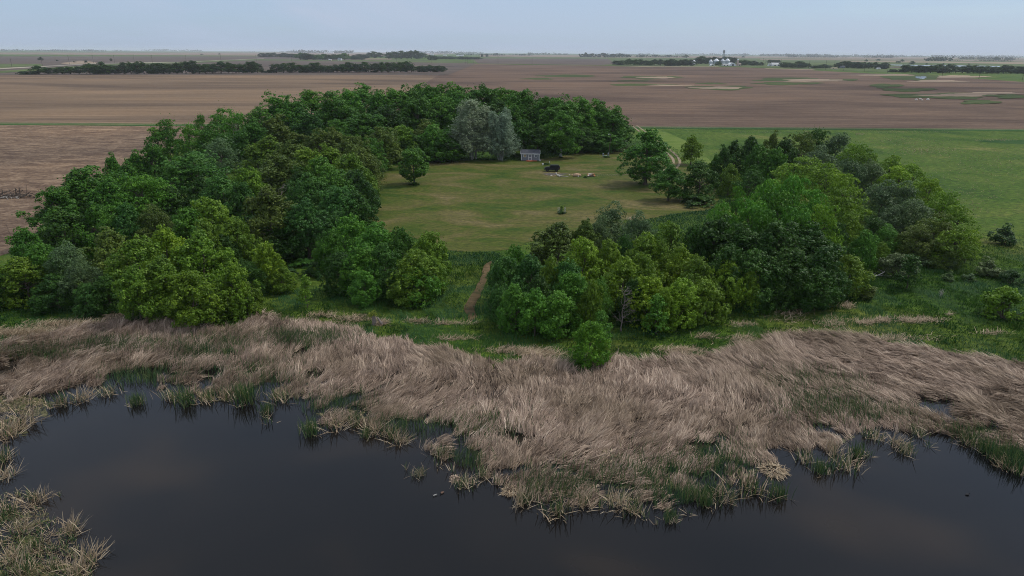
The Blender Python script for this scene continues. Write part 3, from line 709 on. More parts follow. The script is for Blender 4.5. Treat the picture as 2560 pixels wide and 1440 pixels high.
for v in range(4):          # broad-crowned tree with a clear stem
    H, W = 15.0, 11.5
    C = shell(74, 13.8, 9.4, 3.0, lambda u: max(0.2, 1 - abs(2 * u - 0.8) ** 2 * 0.7), 0.25, 0.8)
    V, F, tn = lobes_to_leaves(C, RNG.uniform(0.8, 1.7, len(C)), 12, 0.52, 15, 0.36, 0.95, np.array([0, 0, 5.5]))
    TV, TF = limbs_for(C, 3.0, H, 0.38, n=14)
    finish('broad', V, F, tn, TV, TF, H, W)
for v in range(4):          # tall tree of the back row
    H, W = 21.0, 12.0
    C = shell(90, 19.4, 9.6, 2.6, lambda u: max(0.28, 1 - abs(2 * u - 0.95) ** 2.4 * 0.6), 0.25, 1.0)
    V, F, tn = lobes_to_leaves(C, RNG.uniform(0.9, 1.9, len(C)), 11, 0.66, 14, 0.47, 1.0, np.array([0, 0, 8.0]))
    TV, TF = limbs_for(C, 4.0, H, 0.42, n=14)
    finish('tall', V, F, tn, TV, TF, H, W)
for v in range(3):          # airy tree, foliage in flat layers
    H, W = 11.0, 12.0
    C = shell(50, 10.2, 9.6, 2.6, lambda u: max(0.22, 1 - u ** 2.2 * 0.72), 0.15, 0.5)
    V, F, tn = lobes_to_leaves(C, RNG.uniform(1.0, 2.0, len(C)), 16, 0.42, 13, 0.27, 0.33, np.array([0, 0, 3.5]), 0.1)
    TV, TF = limbs_for(C, 2.0, H, 0.26, n=18)
    finish('airy', V, F, tn, TV, TF, H, W)
for v in range(3):          # soft fine-leaved tree, upward plumes
    H, W = 10.0, 8.5
    C = shell(36, 8.6, 6.0, 1.2, lambda u: max(0.2, 1 - abs(2 * u - 0.7) ** 2 * 0.66), 0.35, 0.5)
    V, F, tn = lobes_to_leaves(C, RNG.uniform(1.0, 1.7, len(C)), 22, 0.42, 16, 0.20, 1.25, np.array([0, 0, 3.5]), 0.6)
    TV, TF = limbs_for(C, 1.2, H, 0.2, n=10)
    finish('soft', V, F, tn, TV, TF, H, W)
for v in range(2):          # silver poplar: pale rising limbs, plumes of grey leaves
    H, W = 19.0, 16.0
    paths, C = [], []
    for s in range(6):
        a = s * 1.05 + RNG.random() * 0.5; rr = RNG.uniform(0.8, 2.6) if s else 0.2
        top = np.array([math.cos(a) * rr * 1.35, math.sin(a) * rr * 1.35, H * RNG.uniform(0.66, 0.98)])
        st = wob((math.cos(a) * rr * 0.3, math.sin(a) * rr * 0.3, -0.3), top, 7, 0.012, 0.24, 0.05); paths.append(st)
        for k in range(1, 8):
            p = st[k][0]
            for q in range(6):
                b = RNG.random() * 6.28; Lb = (7.0 - 0.86 * k) * RNG.uniform(0.45, 1.05)
                e = p + np.array([math.cos(b) * Lb, math.sin(b) * Lb, Lb * RNG.uniform(0.35, 0.85)])
                e[2] = max(e[2], 1.2)
                paths.append(wob(p, e, 3, 0.03, 0.075, 0.015, -0.05))
                for w in (0.5, 0.75, 0.95): C.append(p + (e - p) * w + RNG.normal(0, 0.2, 3))
        C.append(top)
    C = np.array(C)
    V, F, tn = lobes_to_leaves(C, RNG.uniform(0.35, 0.75, len(C)), 6, 0.34, 7, 0.27, 2.0, None)
    TV, TF = tubes(paths, 5)
    finish('silver', V, F, tn, TV, TF, H, W, 'pale_bark')
for v in range(3):          # shrub
    H, W = 2.6, 3.4
    C = shell(24, 2.2, 2.7, 0.35, lambda u: max(0.2, 1 - u ** 2 * 0.7), 0.15, 0.3)
    V, F, tn = lobes_to_leaves(C, RNG.uniform(0.25, 0.6, len(C)), 13, 0.22, 11, 0.19, 0.8, np.array([0, 0, 0.5]))
    TV, TF = tubes([wob((RNG.normal(0, 0.1), RNG.normal(0, 0.1), -0.1), c, 3, 0.05, 0.04, 0.012) for c in C[:12]], 5)
    finish('shrub', V, F, tn, TV, TF, H, W)
for v in range(2):          # slim young tree
    H, W = 5.0, 2.4
    C = shell(26, 4.6, 1.7, 1.0, lambda u: max(0.15, 1 - u * 0.85), 0.3, 0.12)
    V, F, tn = lobes_to_leaves(C, RNG.uniform(0.3, 0.5, len(C)), 9, 0.2, 8, 0.17, 1.0, np.array([0, 0, 2.0]))
    TV, TF = limbs_for(C, 0.9, H, 0.06, n=14, top=0.95)
    finish('young', V, F, tn, TV, TF, H, W)
for v in range(1):          # the lone lawn tree: egg-shaped, short stem
    H, W = 11.0, 7.6
    C = shell(46, 9.7, 5.7, 2.3, lambda u: max(0.15, 1 - abs(2 * u - 0.95) ** 2.2 * 0.55), 0.5, 0.25)
    V, F, tn = lobes_to_leaves(C, RNG.uniform(0.8, 1.3, len(C)), 17, 0.40, 14, 0.30, 0.9, np.array([0, 0, 5.0]))
    TV, TF = limbs_for(C, 2.0, H, 0.22, n=12)
    finish('egg', V, F, tn, TV, TF, H, W)
TREE_NAME = {'round': 'bushy_tree', 'broad': 'broad_tree', 'tall': 'tall_tree', 'airy': 'airy_tree', 'soft': 'fine_leaved_tree', 'silver': 'silver_tree',
             'shrub': 'shrub', 'young': 'young_tree', 'egg': 'lawn_tree', 'far': 'distant_tree'}
COLS = {  # leaf base colours
    'Y': (0.122, 0.208, 0.010), 'y': (0.090, 0.168, 0.010), 'G': (0.045, 0.128, 0.010), 'g': (0.058, 0.160, 0.012), 'D': (0.028, 0.078, 0.007), 'B': (0.038, 0.112, 0.015),
    'O': (0.070, 0.112, 0.014), 'S': (0.066, 0.115, 0.038), 'W': (0.190, 0.250, 0.150), 'V': (0.085, 0.205, 0.010), 'P': (0.085, 0.125, 0.045), 'K': (0.028, 0.066, 0.016)}
def place_tree(kind, loc, h, w, colour, name=None, label=None, group=None, cat='tree', rz=None, parts=True, lean=0.0):
    cm, tm, H, W = rnd.choice(PROTO[kind])
    o = empty(name or TREE_NAME[kind], loc, rnd.uniform(0, 6.28) if rz is None else rz, (w / W, w / W, h / H))
    if lean: o.rotation_euler[1] = lean
    c = colour if isinstance(colour, tuple) else COLS[colour]
    k = rnd.uniform(0.92, 1.26) * (1.22 if kind == 'airy' else 1.06); hs = rnd.uniform(-0.07, 0.07)
    c = (c[0] * k * (1 + hs), c[1] * k, c[2] * k * (1 - hs))
    a = bpy.data.objects.new('crown', cm); COL.objects.link(a); a.parent = o; a.color = (*c, 1)
    if parts:
        b = bpy.data.objects.new('trunk', tm); COL.objects.link(b); b.parent = o
    prop(o, label, cat, group)
    return o
COLW = {'Y': 'bright yellow-green', 'y': 'yellow-green', 'G': 'mid-green', 'g': 'fresh green', 'D': 'dark green', 'B': 'bluish green', 'O': 'dull olive', 'S': 'grey-green', 'V': 'vivid lime-green', 'P': 'pale flowering', 'K': 'blackish green'}
KINDW = {'round': 'bushy tree', 'broad': 'broad-crowned tree', 'tall': 'tall tree', 'airy': 'airy layered tree', 'soft': 'fine-leaved tree', 'shrub': 'shrub', 'young': 'slim young tree'}
def wood(entries, where, group, marks=()):
    """marks: (px, phrase) gives the landmark phrase for trees up to that px"""
    hs = sorted(e[2] for e in entries); lo, hi = hs[len(hs) // 3], hs[(2 * len(hs)) // 3]
    for px, top, h, wpx, kind, colour in entries:
        wh = next((m[1] for m in marks if px <= m[0]), where)
        size = 'small ' if h < lo else ('high ' if h > hi else '')
        p = G(px, top, h); p.z = 0.0
        q = p.copy(); q.z = h * 0.6
        w = wpx / pxm(q) * 1.08
        if p.y < 130: p.z = float(terrain(np.array([[p.x, p.y]]))[0])
        place_tree(kind, p, h, w, colour, label=f"{size}{COLW[colour]} {KINDW[kind]} {wh}", group=group)

BACK = [(640, 268, 17, 90, 'tall', 'G'), (690, 232, 20, 95, 'tall', 'g'), (735, 240, 20, 80, 'tall', 'G'), (775, 226, 20, 95, 'tall', 'g'), (835, 229, 21, 100, 'tall', 'G'), (870, 226, 21, 80, 'tall', 'g'), (905, 211, 22, 110, 'tall', 'g'), (945, 226, 21, 80, 'tall', 'G'),
        (985, 224, 21, 95, 'tall', 'g'), (1020, 214, 22, 85, 'tall', 'G'), (1048, 209, 22, 80, 'tall', 'g'), (1075, 214, 22, 70, 'tall', 'G'), (1105, 207, 22, 95, 'tall', 'g'), (1145, 214, 22, 85, 'tall', 'G'), (1185, 213, 22, 95, 'tall', 'G'),
        (1225, 219, 21, 85, 'tall', 'G'), (1262, 221, 21, 80, 'tall', 'g'), (1300, 226, 21, 80, 'tall', 'g'), (1335, 234, 20, 80, 'tall', 'G'), (1368, 243, 19, 80, 'tall', 'G'), (1405, 239, 20, 90, 'tall', 'g'), (1455, 244, 19, 90, 'tall', 'g'),
        (1500, 250, 18, 85, 'tall', 'G'), (1535, 266, 16, 75, 'tall', 'g'), (1560, 296, 10.5, 55, 'broad', 'G'), (720, 262, 17, 100, 'tall', 'g'), (860, 252, 18, 100, 'tall', 'G'), (960, 262, 17, 110, 'tall', 'D'), (1040, 246, 18, 90, 'tall', 'G'), (1090, 243, 18, 90, 'tall', 'g'),
        (1130, 250, 17, 90, 'tall', 'G'), (1240, 250, 17, 90, 'tall', 'D'), (1290, 256, 17, 95, 'tall', 'G'), (1340, 262, 16, 80, 'tall', 'D'), (1400, 262, 17, 110, 'tall', 'G'), (1450, 280, 13, 95, 'tall', 'G'), (1500, 282, 12.5, 100, 'tall', 'G'), (1535, 305, 9.5, 80, 'broad', 'G')]
wood(BACK, '', 'trees of the tall row behind the shed', [(740, 'at the field road end of the tall back row'), (880, 'in the tall back row next to its field road end'), (980, 'in the tall back row before the lone lawn tree'), (1080, 'in the tall back row behind the lone lawn tree'), (1160, 'in the back row just before the silver trees'), (1280, 'in the back row directly behind the silver trees'), (1380, 'in the tall back row behind the shed'), (1470, 'in the back row behind the thick pale trunk'), (1600, 'at the track end of the tall back row')])
MID = [(905, 285, 15, 120, 'tall', 'G'), (840, 300, 14, 90, 'broad', 'G'), (955, 318, 13, 95, 'broad', 'O'), (1005, 314, 12, 85, 'broad', 'y'), (1030, 330, 10, 70, 'broad', 'D'), (1065, 300, 13, 90, 'broad', 'O'), (1080, 312, 12, 80, 'broad', 'g'), (1085, 352, 7, 70, 'round', 'G'), (1105, 330, 10, 80, 'broad', 'G'),
       (1310, 300, 12.5, 95, 'round', 'G'), (1345, 315, 11, 70, 'broad', 'D'), (1455, 318, 9.2, 90, 'broad', 'D'), (1490, 320, 8.6, 90, 'broad', 'G'), (1530, 333, 7.0, 70, 'broad', 'g'), (1505, 345, 5.4, 60, 'soft', 'B'), (1552, 345, 4.8, 40, 'soft', 'S'), (1130, 345, 7.5, 70, 'round', 'G'), (1100, 372, 3.8, 55, 'round', 'D'), (975, 345, 7.8, 75, 'round', 'D')]
wood(MID, '', 'trees on the far edge of the lawn', [(960, 'on the lawn edge where the big wood begins'), (1120, 'on the lawn edge behind the lone lawn tree'), (1290, 'on the lawn edge among the silver trees'), (1360, 'close behind the grey shed'), (1480, 'behind the thick pale trunk by the shed'), (1600, 'behind the light pole at the lawn edge')])
LEFTBACK = [(205, 420, 13, 175, 'broad', 'G'), (130, 470, 11, 130, 'broad', 'G'), (260, 446, 12, 110, 'broad', 'G'), (345, 438, 11.5, 140, 'airy', 'g'), (395, 446, 10.5, 110, 'airy', 'g'), (278, 384, 13, 62, 'broad', 'G'), (310, 405, 12, 90, 'broad', 'G'), (335, 374, 13, 70, 'broad', 'g'), (378, 362, 14, 90, 'broad', 'G'),
            (412, 298, 15, 85, 'airy', 'G'), (388, 318, 13, 60, 'airy', 'G'), (470, 312, 14, 80, 'airy', 'g'), (525, 311, 14, 100, 'airy', 'G'), (550, 272, 16, 95, 'airy', 'G'), (500, 286, 14, 40, 'airy', 'G'), (590, 282, 15, 80, 'airy', 'g'), (480, 380, 13, 200, 'airy', 'B'), (440, 392, 12, 110, 'airy', 'G'), (545, 345, 12, 110, 'airy', 'S'), (610, 318, 13, 90, 'soft', 'B')]
wood(LEFTBACK, '', 'trees on the stubble field side of the wood', [(210, 'beside the dark brush pile'), (320, 'on the stubble field edge past the brush pile'), (430, 'midway along the stubble field edge of the wood'), (620, 'where the stubble field meets the field road')])
LEFTMID = [(150, 520, 9.5, 130, 'broad', 'D'), (55, 572, 8.5, 100, 'round', 'G'), (235, 508, 10, 100, 'round', 'g'), (310, 510, 9.5, 85, 'round', 'B'), (380, 510, 9.5, 110, 'soft', 'O'), (545, 445, 11, 130, 'round', 'B'), (600, 456, 10.5, 85, 'round', 'B'), (500, 440, 10.5, 90, 'round', 'D'),
           (520, 498, 11, 150, 'round', 'y'), (470, 522, 10, 110, 'round', 'G'), (505, 553, 9.5, 115, 'round', 'y'), (588, 550, 9, 110, 'round', 'y'), (665, 464, 13, 150, 'broad', 'O'), (620, 420, 12, 100, 'round', 'y'), (660, 340, 14, 130, 'broad', 'y'), (720, 352, 14, 120, 'broad', 'O'), (700, 390, 13, 150, 'broad', 'O'),
           (770, 272, 17, 90, 'tall', 'B'), (680, 288, 16, 130, 'broad', 'O'), (630, 300, 15, 100, 'broad', 'G'), (800, 325, 14.5, 110, 'broad', 'O'), (835, 318, 14.5, 100, 'broad', 'O'), (765, 372, 13, 120, 'broad', 'y'), (825, 360, 13, 110, 'broad', 'y'), (880, 340, 13, 100, 'broad', 'O'), (925, 345, 11.5, 75, 'broad', 'G'), (900, 372, 11.5, 95, 'broad', 'O'),
           (800, 394, 12.5, 120, 'broad', 'g'), (880, 385, 11.5, 110, 'round', 'y'), (925, 385, 9.5, 60, 'soft', 'O'), (745, 420, 12, 90, 'broad', 'D'), (830, 428, 11.5, 100, 'broad', 'G'), (780, 436, 12, 110, 'broad', 'B'), (745, 452, 11, 80, 'soft', 'B'), (890, 425, 10, 100, 'round', 'D'),
           (760, 500, 10.5, 125, 'broad', 'B'), (845, 468, 10.5, 110, 'broad', 'B'), (885, 480, 9.5, 110, 'round', 'D'), (715, 520, 8, 90, 'round', 'D'), (840, 530, 7.5, 90, 'round', 'B'), (630, 540, 7, 120, 'round', 'D'), (700, 570, 6, 110, 'round', 'D'), (560, 590, 7, 100, 'round', 'D'), (420, 470, 8.5, 100, 'round', 'D')]
wood(LEFTMID, '', 'trees inside the big wood', [(260, 'inside the big wood near the brush pile'), (430, 'inside the big wood among the grey dead trees'), (640, 'in the heart of the big wood'), (730, 'inside the big wood around the bare forked trunk'), (860, 'inside the big wood close to the lawn'), (960, 'on the big wood edge along the lawn')])
LEFTFRONT = [(50, 645, 7, 130, 'round', 'y'), (-60, 640, 7.5, 130, 'round', 'G'), (105, 612, 8, 110, 'round', 'G'), (165, 610, 8.5, 110, 'soft', 'S'), (195, 645, 7.5, 110, 'soft', 'S'), (262, 572, 9.5, 145, 'round', 'O'), (335, 597, 9.5, 150, 'round', 'y'), (408, 568, 9.5, 110, 'round', 'Y'), (495, 578, 9.5, 140, 'round', 'y'),
             (400, 640, 8.5, 150, 'round', 'y'), (330, 665, 8, 110, 'round', 'y'), (575, 662, 7.5, 105, 'round', 'y'), (470, 680, 7.5, 130, 'round', 'y'), (545, 706, 5.2, 120, 'round', 'y'), (440, 700, 5.2, 110, 'round', 'y'), (665, 606, 7.5, 85, 'round', 'Y'), (700, 668, 4, 70, 'round', 'y'), (620, 650, 5.5, 80, 'soft', 'D'), (215, 712, 4.5, 80, 'round', 'B'), (260, 690, 5.5, 90, 'round', 'D'), (130, 690, 5, 110, 'round', 'D'), (610, 705, 5, 80, 'round', 'y')]
wood(LEFTFRONT, '', 'trees along the reed side of the big wood', [(120, 'on the reed side of the wood at its open end'), (280, 'on the reed side near the pointed straw heap'), (450, 'on the reed side above the wide straw heap'), (560, 'on the reed side jutting out over the reeds'), (760, 'on the reed side next to the slim young tree')])
CLUMP = [(870, 541, 9, 115, 'round', 'g'), (940, 560, 8.5, 130, 'round', 'g'), (820, 575, 7.5, 80, 'round', 'G'), (1005, 571, 8, 90, 'round', 'G'), (1072, 584, 8, 95, 'round', 'y'), (1030, 628, 7.5, 130, 'round', 'y'), (905, 618, 7.5, 110, 'round', 'g'), (960, 608, 8, 90, 'round', 'B'), (850, 632, 6.5, 100, 'round', 'D'), (975, 672, 5, 80, 'soft', 'D'), (1045, 668, 5.5, 110, 'round', 'g'), (1080, 640, 6, 70, 'round', 'y'), (910, 680, 5, 80, 'round', 'g'), (1000, 700, 4, 70, 'round', 'y')]
wood(CLUMP, '', 'trees of the round thicket', [(915, 'in the round thicket, side of the big wood'), (1010, 'in the middle of the round thicket before the lawn'), (1100, 'in the round thicket, side of the footpath')])
CENTRE = [(1400, 557, 8.5, 155, 'round', 'O'), (1465, 548, 8.5, 80, 'round', 'O'), (1530, 504, 10, 110, 'soft', 'S'), (1600, 527, 9.5, 95, 'soft', 'S'), (1500, 540, 8.5, 80, 'soft', 'S'), (1462, 598, 9, 120, 'round', 'Y'), (1525, 603, 8.5, 90, 'round', 'y'), (1615, 588, 9, 120, 'round', 'y'), (1680, 560, 8.5, 110, 'round', 'y'), (1560, 590, 8.5, 60, 'round', 'B'),
          (1610, 635, 8, 100, 'round', 'y'), (1700, 612, 8.5, 110, 'round', 'Y'), (1655, 600, 8.5, 90, 'round', 'y'), (1560, 650, 8, 120, 'round', 'Y'), (1745, 645, 8, 110, 'round', 'y'), (1825, 655, 7, 110, 'round', 'Y'), (1873, 678, 6, 75, 'round', 'y'), (1700, 700, 6.5, 120, 'round', 'Y'), (1625, 690, 7, 110, 'round', 'Y'), (1770, 700, 6, 110, 'round', 'y'), (1645, 738, 5.5, 65, 'young', 'g'), (1665, 720, 6, 70, 'round', 'Y'),
          (1295, 616, 8, 85, 'round', 'G'), (1262, 645, 7.5, 95, 'round', 'B'), (1330, 640, 8, 110, 'round', 'B'), (1415, 652, 8, 105, 'round', 'B'), (1380, 645, 8, 80, 'round', 'y'), (1290, 712, 6.5, 95, 'round', 'g'), (1255, 720, 5, 70, 'round', 'B'), (1340, 722, 6.5, 110, 'round', 'g'), (1400, 730, 6, 110, 'round', 'g'), (1430, 685, 7, 110, 'round', 'g'), (1500, 698, 7, 72, 'soft', 'g'), (1480, 705, 7, 70, 'round', 'y'), (1505, 778, 4.6, 52, 'young', 'g'), (1585, 700, 6.5, 70, 'round', 'D'), (1350, 690, 6.5, 90, 'round', 'D')]
wood(CENTRE, '', 'trees of the thicket with the dead tree', [(1310, 'in the dead tree thicket right by the footpath'), (1430, 'in the dead tree thicket between footpath and vivid tree'), (1540, 'in the thicket behind the vivid green small tree'), (1620, 'in the thicket just behind the bare dead tree'), (1720, 'in the thicket past the bare dead tree'), (1900, 'in the thicket where it meets the dark wood')])
RDARK = [(1790, 540, 11, 150, 'broad', 'D'), (1870, 562, 10.5, 150, 'broad', 'D'), (1950, 556, 11, 150, 'broad', 'D'), (2035, 560, 10, 150, 'broad', 'D'), (1895, 628, 8.5, 140, 'round', 'D'), (1985, 625, 8.5, 150, 'round', 'D'), (2065, 622, 8.5, 120, 'round', 'D'), (1830, 615, 9, 120, 'round', 'D'), (1920, 690, 5, 70, 'round', 'B'), (2040, 670, 6.5, 120, 'round', 'D'), (1740, 565, 9.5, 90, 'round', 'D'), (1955, 655, 7, 90, 'round', 'D'),
         (1915, 448, 15, 110, 'airy', 'g'), (1850, 466, 13.5, 60, 'airy', 'g'), (1990, 438, 15, 110, 'airy', 'g'), (1955, 478, 13.5, 130, 'airy', 'G'), (1885, 500, 13, 130, 'airy', 'g'), (2045, 475, 13.5, 110, 'airy', 'g'), (2060, 512, 12, 110, 'airy', 'y'), (1810, 508, 12.5, 110, 'airy', 'g'), (2000, 520, 12, 120, 'airy', 'G'), (1925, 525, 12, 120, 'airy', 'G')]
wood(RDARK, '', 'trees of the dark wood', [(1830, 'in the dark wood beside the thicket'), (1960, 'in the middle of the dense dark wood'), (2100, 'in the dark wood near the fallen pale branch')])
RWOOD = [(1815, 362, 12, 55, 'broad', 'D'), (1790, 386, 9, 36, 'broad', 'G'), (1838, 352, 12.5, 70, 'round', 'D'), (1882, 343, 13, 80, 'round', 'D'), (1935, 327, 13, 45, 'broad', 'O'), (1900, 364, 12, 80, 'round', 'G'), (1942, 372, 11.5, 75, 'round', 'G'), (1968, 345, 12.5, 75, 'round', 'D'), (1828, 412, 8, 60, 'round', 'y'), (1880, 425, 8, 85, 'airy', 'D'),
         (2005, 332, 13, 90, 'airy', 'O'), (2050, 323, 13, 80, 'airy', 'D'), (2095, 332, 12.5, 90, 'soft', 'S'), (2140, 358, 11.5, 80, 'airy', 'y'), (2175, 372, 11, 80, 'airy', 'y'), (2050, 365, 11, 110, 'soft', 'S'), (2005, 394, 12, 140, 'airy', 'y'), (2075, 408, 12, 120, 'airy', 'y'), (2120, 436, 12, 115, 'airy', 'Y'), (2100, 475, 10, 100, 'airy', 'y'),
         (2135, 398, 10.5, 90, 'soft', 'S'), (2190, 402, 10, 85, 'soft', 'S'), (2230, 388, 10.5, 75, 'airy', 'y'), (2255, 415, 10, 90, 'airy', 'Y'), (2290, 410, 10, 80, 'airy', 'y'), (2215, 450, 9.5, 110, 'soft', 'S'), (2265, 452, 9.5, 100, 'soft', 'S'), (2330, 445, 9.5, 75, 'airy', 'Y'), (2365, 478, 9, 90, 'airy', 'y'), (2405, 515, 9, 100, 'airy', 'y'),
         (2290, 500, 9, 110, 'soft', 'S'), (2345, 535, 8.5, 110, 'airy', 'O'), (2400, 565, 7.5, 110, 'airy', 'y'), (2240, 515, 8, 90, 'soft', 'S'), (2300, 560, 7, 100, 'soft', 'O'), (2430, 575, 6, 50, 'airy', 'Y'), (2125, 535, 8.5, 80, 'round', 'y'), (2165, 578, 7, 75, 'round', 'g'), (2100, 560, 8, 70, 'round', 'D'), (2225, 560, 6.5, 75, 'soft', 'g'), (2255, 585, 5, 55, 'round', 'O'), (2205, 605, 4.5, 50, 'round', 'y'), (2130, 640, 6.2, 105, 'round', 'y'), (2190, 540, 7, 80, 'soft', 'D'), (2360, 600, 5, 90, 'soft', 'O')]
wood(RWOOD, '', 'trees of the wood by the meadow', [(1860, 'in the mixed wood beside the lawn track'), (1980, 'in the mixed wood close to the field road'), (2110, 'in the centre of the mixed meadow wood'), (2210, 'in the mixed wood behind the flowering shrubs'), (2320, 'in the mixed wood above the whitish shrubs'), (2500, 'on the outer meadow edge of the mixed wood')])
# single trees that stand apart
def single(kind, bx, by, top, wpx, colour, label, name=None, cat='tree', lean=0.0, group=None):
    p = G(bx, by)
    d = ray(bx, top); hd = math.hypot(p.x, p.y); h = CAM_H + d.z / math.hypot(d.x, d.y) * hd
    q = p.copy(); q.z = h * 0.6
    if p.y < 130: p.z = float(terrain(np.array([[p.x, p.y]]))[0])
    return place_tree(kind, p, h, wpx / pxm(q) * 1.05, colour, name, label, group, cat, lean=lean)
single('egg', 1035, 461, 371, 74, 'g', 'lone round leafy tree standing on the open lawn', 'lawn_tree')
o = single('broad', 1401, 394, 278, 104, 'g', 'round-headed tree with thick pale trunk right beside the grey shed', 'lawn_tree')
for c in o.children:
    if c.name.startswith('trunk'): c.data = c.data.copy(); c.data.materials[0] = M['pale_bark']
single('broad', 1613, 462, 324, 132, 'G', 'largest spreading tree on the lawn, low limbs reaching to the track', 'lawn_tree')
single('broad', 1727, 412, 338, 54, 'y', 'narrow tree standing between the track and the meadow', 'lawn_tree')
single('broad', 1670, 502, 412, 92, 'G', 'small open tree with forked stem on the bare lawn edge', 'lawn_tree')
single('round', 1745, 500, 404, 96, 'D', 'dark round tree ringed by low weeds on the lawn edge', 'lawn_tree')
single('silver', 1182, 398, 250, 128, 'W', 'big silver-leaved tree with pale stems, the taller of two by the shed', 'silver_tree')
single('silver', 1252, 401, 276, 84, 'W', 'smaller silver-leaved tree directly next to the grey shed', 'silver_tree')
single('young', 767, 769, 688, 44, 'y', 'slim young tree alone on the grass beside the big wood', 'young_tree')
single('round', 1472, 912, 806, 96, 'V', 'vivid green small tree standing out into the reeds', 'small_tree')
single('young', 2265, 722, 635, 62, 'D', 'slim dark green young tree alone in the meadow grass', 'young_tree')
single('young', 1404, 533, 513, 14, 'y', 'tiny sapling inside a wire cage on the lawn', 'sapling')
for bx, by, top, w, c, lb in [(2507, 610, 560, 66, 'K', 'dark rounded shrub at the corner of the wood by the meadow'), (2470, 690, 645, 70, 'P', 'spreading pale-topped shrub alone on the meadow'), (2527, 713, 676, 56, 'K', 'dark low shrub between pale-topped shrub and yellow-green bush'),
                              (2508, 796, 718, 112, 'y', 'large round yellow-green bush above the reeds'), (2370, 703, 680, 32, 'S', 'little ragged shrub at the centre of the meadow'), (2422, 702, 684, 38, 'S', 'low sprawling weedy shrub on the meadow'), (2422, 648, 628, 26, 'S', 'tiny shrub beneath the wood edge'),
                              (2345, 668, 616, 88, 'P', 'whitish flowering shrub, the largest along the wood foot'), (2312, 640, 592, 84, 'P', 'flowering shrub tucked under the wood behind the whitish one'), (2240, 692, 636, 92, 'P', 'flowering shrub beside the slim dark young tree'), (2180, 664, 634, 42, 'P', 'small pinkish flowering shrub in shade of the wood'),
                              (2285, 660, 612, 60, 'P', 'flowering shrub between two larger flowering shrubs'), (1722, 520, 500, 22, 'S', 'small grey bush on the lawn in front of weeds'), (1690, 482, 474, 18, 'K', 'dark weed tuft behind the forked-stem tree'),
                              (1925, 745, 688, 76, 'B', 'bluish shrub at the foot of the dark wood'), (1880, 740, 700, 80, 'O', 'brownish olive shrub at the thicket corner'), (1965, 738, 712, 30, 'S', 'small grey shrub at the mouth of the dark hollow'),
                              (640, 735, 690, 70, 'D', 'dark shrub between yellow-green trees at the grass corner'), (2160, 745, 712, 70, 'O', 'thin brownish brush beside the fallen pale branch'),
                              (2070, 500, 480, 20, 'D', 'dark shrub hidden under airy trees')]:
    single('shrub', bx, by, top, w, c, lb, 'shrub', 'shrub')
for bx, by, w, hp, lb in [(1037, 463, 28, 7, 'ring of dark weeds round the lone lawn tree stem'), (1748, 512, 104, 24, 'wide bed of dark weeds under the dark round lawn tree'), (1404, 535, 24, 9, 'tuft of tall weeds inside the wire cage'), (1515, 394, 19, 5, 'dark weeds at the foot of the light pole'),
                          (1401, 395, 12, 4, 'small weed ring at the thick pale trunk'), (1366, 412, 24, 5, 'dark weedy bed between shed and black car'), (1463, 445, 11, 5, 'dark weed tuft next to the fire pit')]:
    single('shrub', bx, by, by - hp, w, 'D', lb, 'weed_patch', 'weeds')
# undergrowth in the gaps of the woods
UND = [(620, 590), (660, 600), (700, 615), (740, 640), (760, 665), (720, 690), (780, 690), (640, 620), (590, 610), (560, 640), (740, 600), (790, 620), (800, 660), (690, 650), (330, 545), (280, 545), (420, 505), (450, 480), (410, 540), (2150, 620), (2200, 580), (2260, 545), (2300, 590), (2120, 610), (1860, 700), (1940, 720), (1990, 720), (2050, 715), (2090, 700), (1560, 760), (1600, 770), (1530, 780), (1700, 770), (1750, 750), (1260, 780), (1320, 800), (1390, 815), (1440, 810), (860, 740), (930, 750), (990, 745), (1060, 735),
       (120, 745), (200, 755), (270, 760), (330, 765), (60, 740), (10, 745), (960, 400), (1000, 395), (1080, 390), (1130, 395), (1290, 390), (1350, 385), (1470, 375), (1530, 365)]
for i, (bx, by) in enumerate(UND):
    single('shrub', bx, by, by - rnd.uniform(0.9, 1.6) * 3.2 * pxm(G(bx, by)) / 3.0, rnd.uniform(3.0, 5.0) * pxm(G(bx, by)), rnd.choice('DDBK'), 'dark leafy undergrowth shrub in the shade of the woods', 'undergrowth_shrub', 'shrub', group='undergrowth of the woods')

# ------------------------------------------------------------------ dead trees and branches
def branching(base, d, L, r, depth, out, spread=0.55, upb=0.15):
    d = np.array(d, float); d /= np.linalg.norm(d)
    e = np.array(base) + d * L
    out.append(wob(base, e, 3, 0.04, r, r * 0.6))
    if depth == 0: return
    for k in range(rnd.choice((2, 3, 3))):
        s = unit(1)[0]; nd = d + s * spread + np.array([0, 0, upb])
        f = rnd.uniform(0.35, 1.0)
        branching(np.array(base) + (e - np.array(base)) * f, nd, L * rnd.uniform(0.55, 0.8), r * 0.55, depth - 1, out, spread, upb)
def dead(name, bx, by, paths_fn, mat, label, cat='tree', sides=5):
    p = G(bx, by)
    if p.y < 130: p.z = float(np.maximum(terrain(np.array([[p.x, p.y]])), WATER_Z)[0])
    out = []; paths_fn(out)
    V, F = tubes(out, sides)
    return prop(obj(name, npmesh(name, V, F, smooth=True), M[mat], None, p), label, cat)
def f(out):
    st = wob((0, 0, -0.2), (0.1, 0, 5.6), 8, 0.012, 0.11, 0.02); out.append(st)
    for k in range(2, 9):
        for q in range(4):
            a = RNG.random() * 6.28; d = (math.cos(a) + 0.35, math.sin(a), RNG.uniform(0.3, 1.3))
            branching(st[k][0], d, 1.5 - 0.11 * k, 0.026, 2, out, 0.45, 0.05)
dead('dead_tree', 1553, 829, f, 'dead_wood', 'bare grey-brown dead tree at the thicket edge')
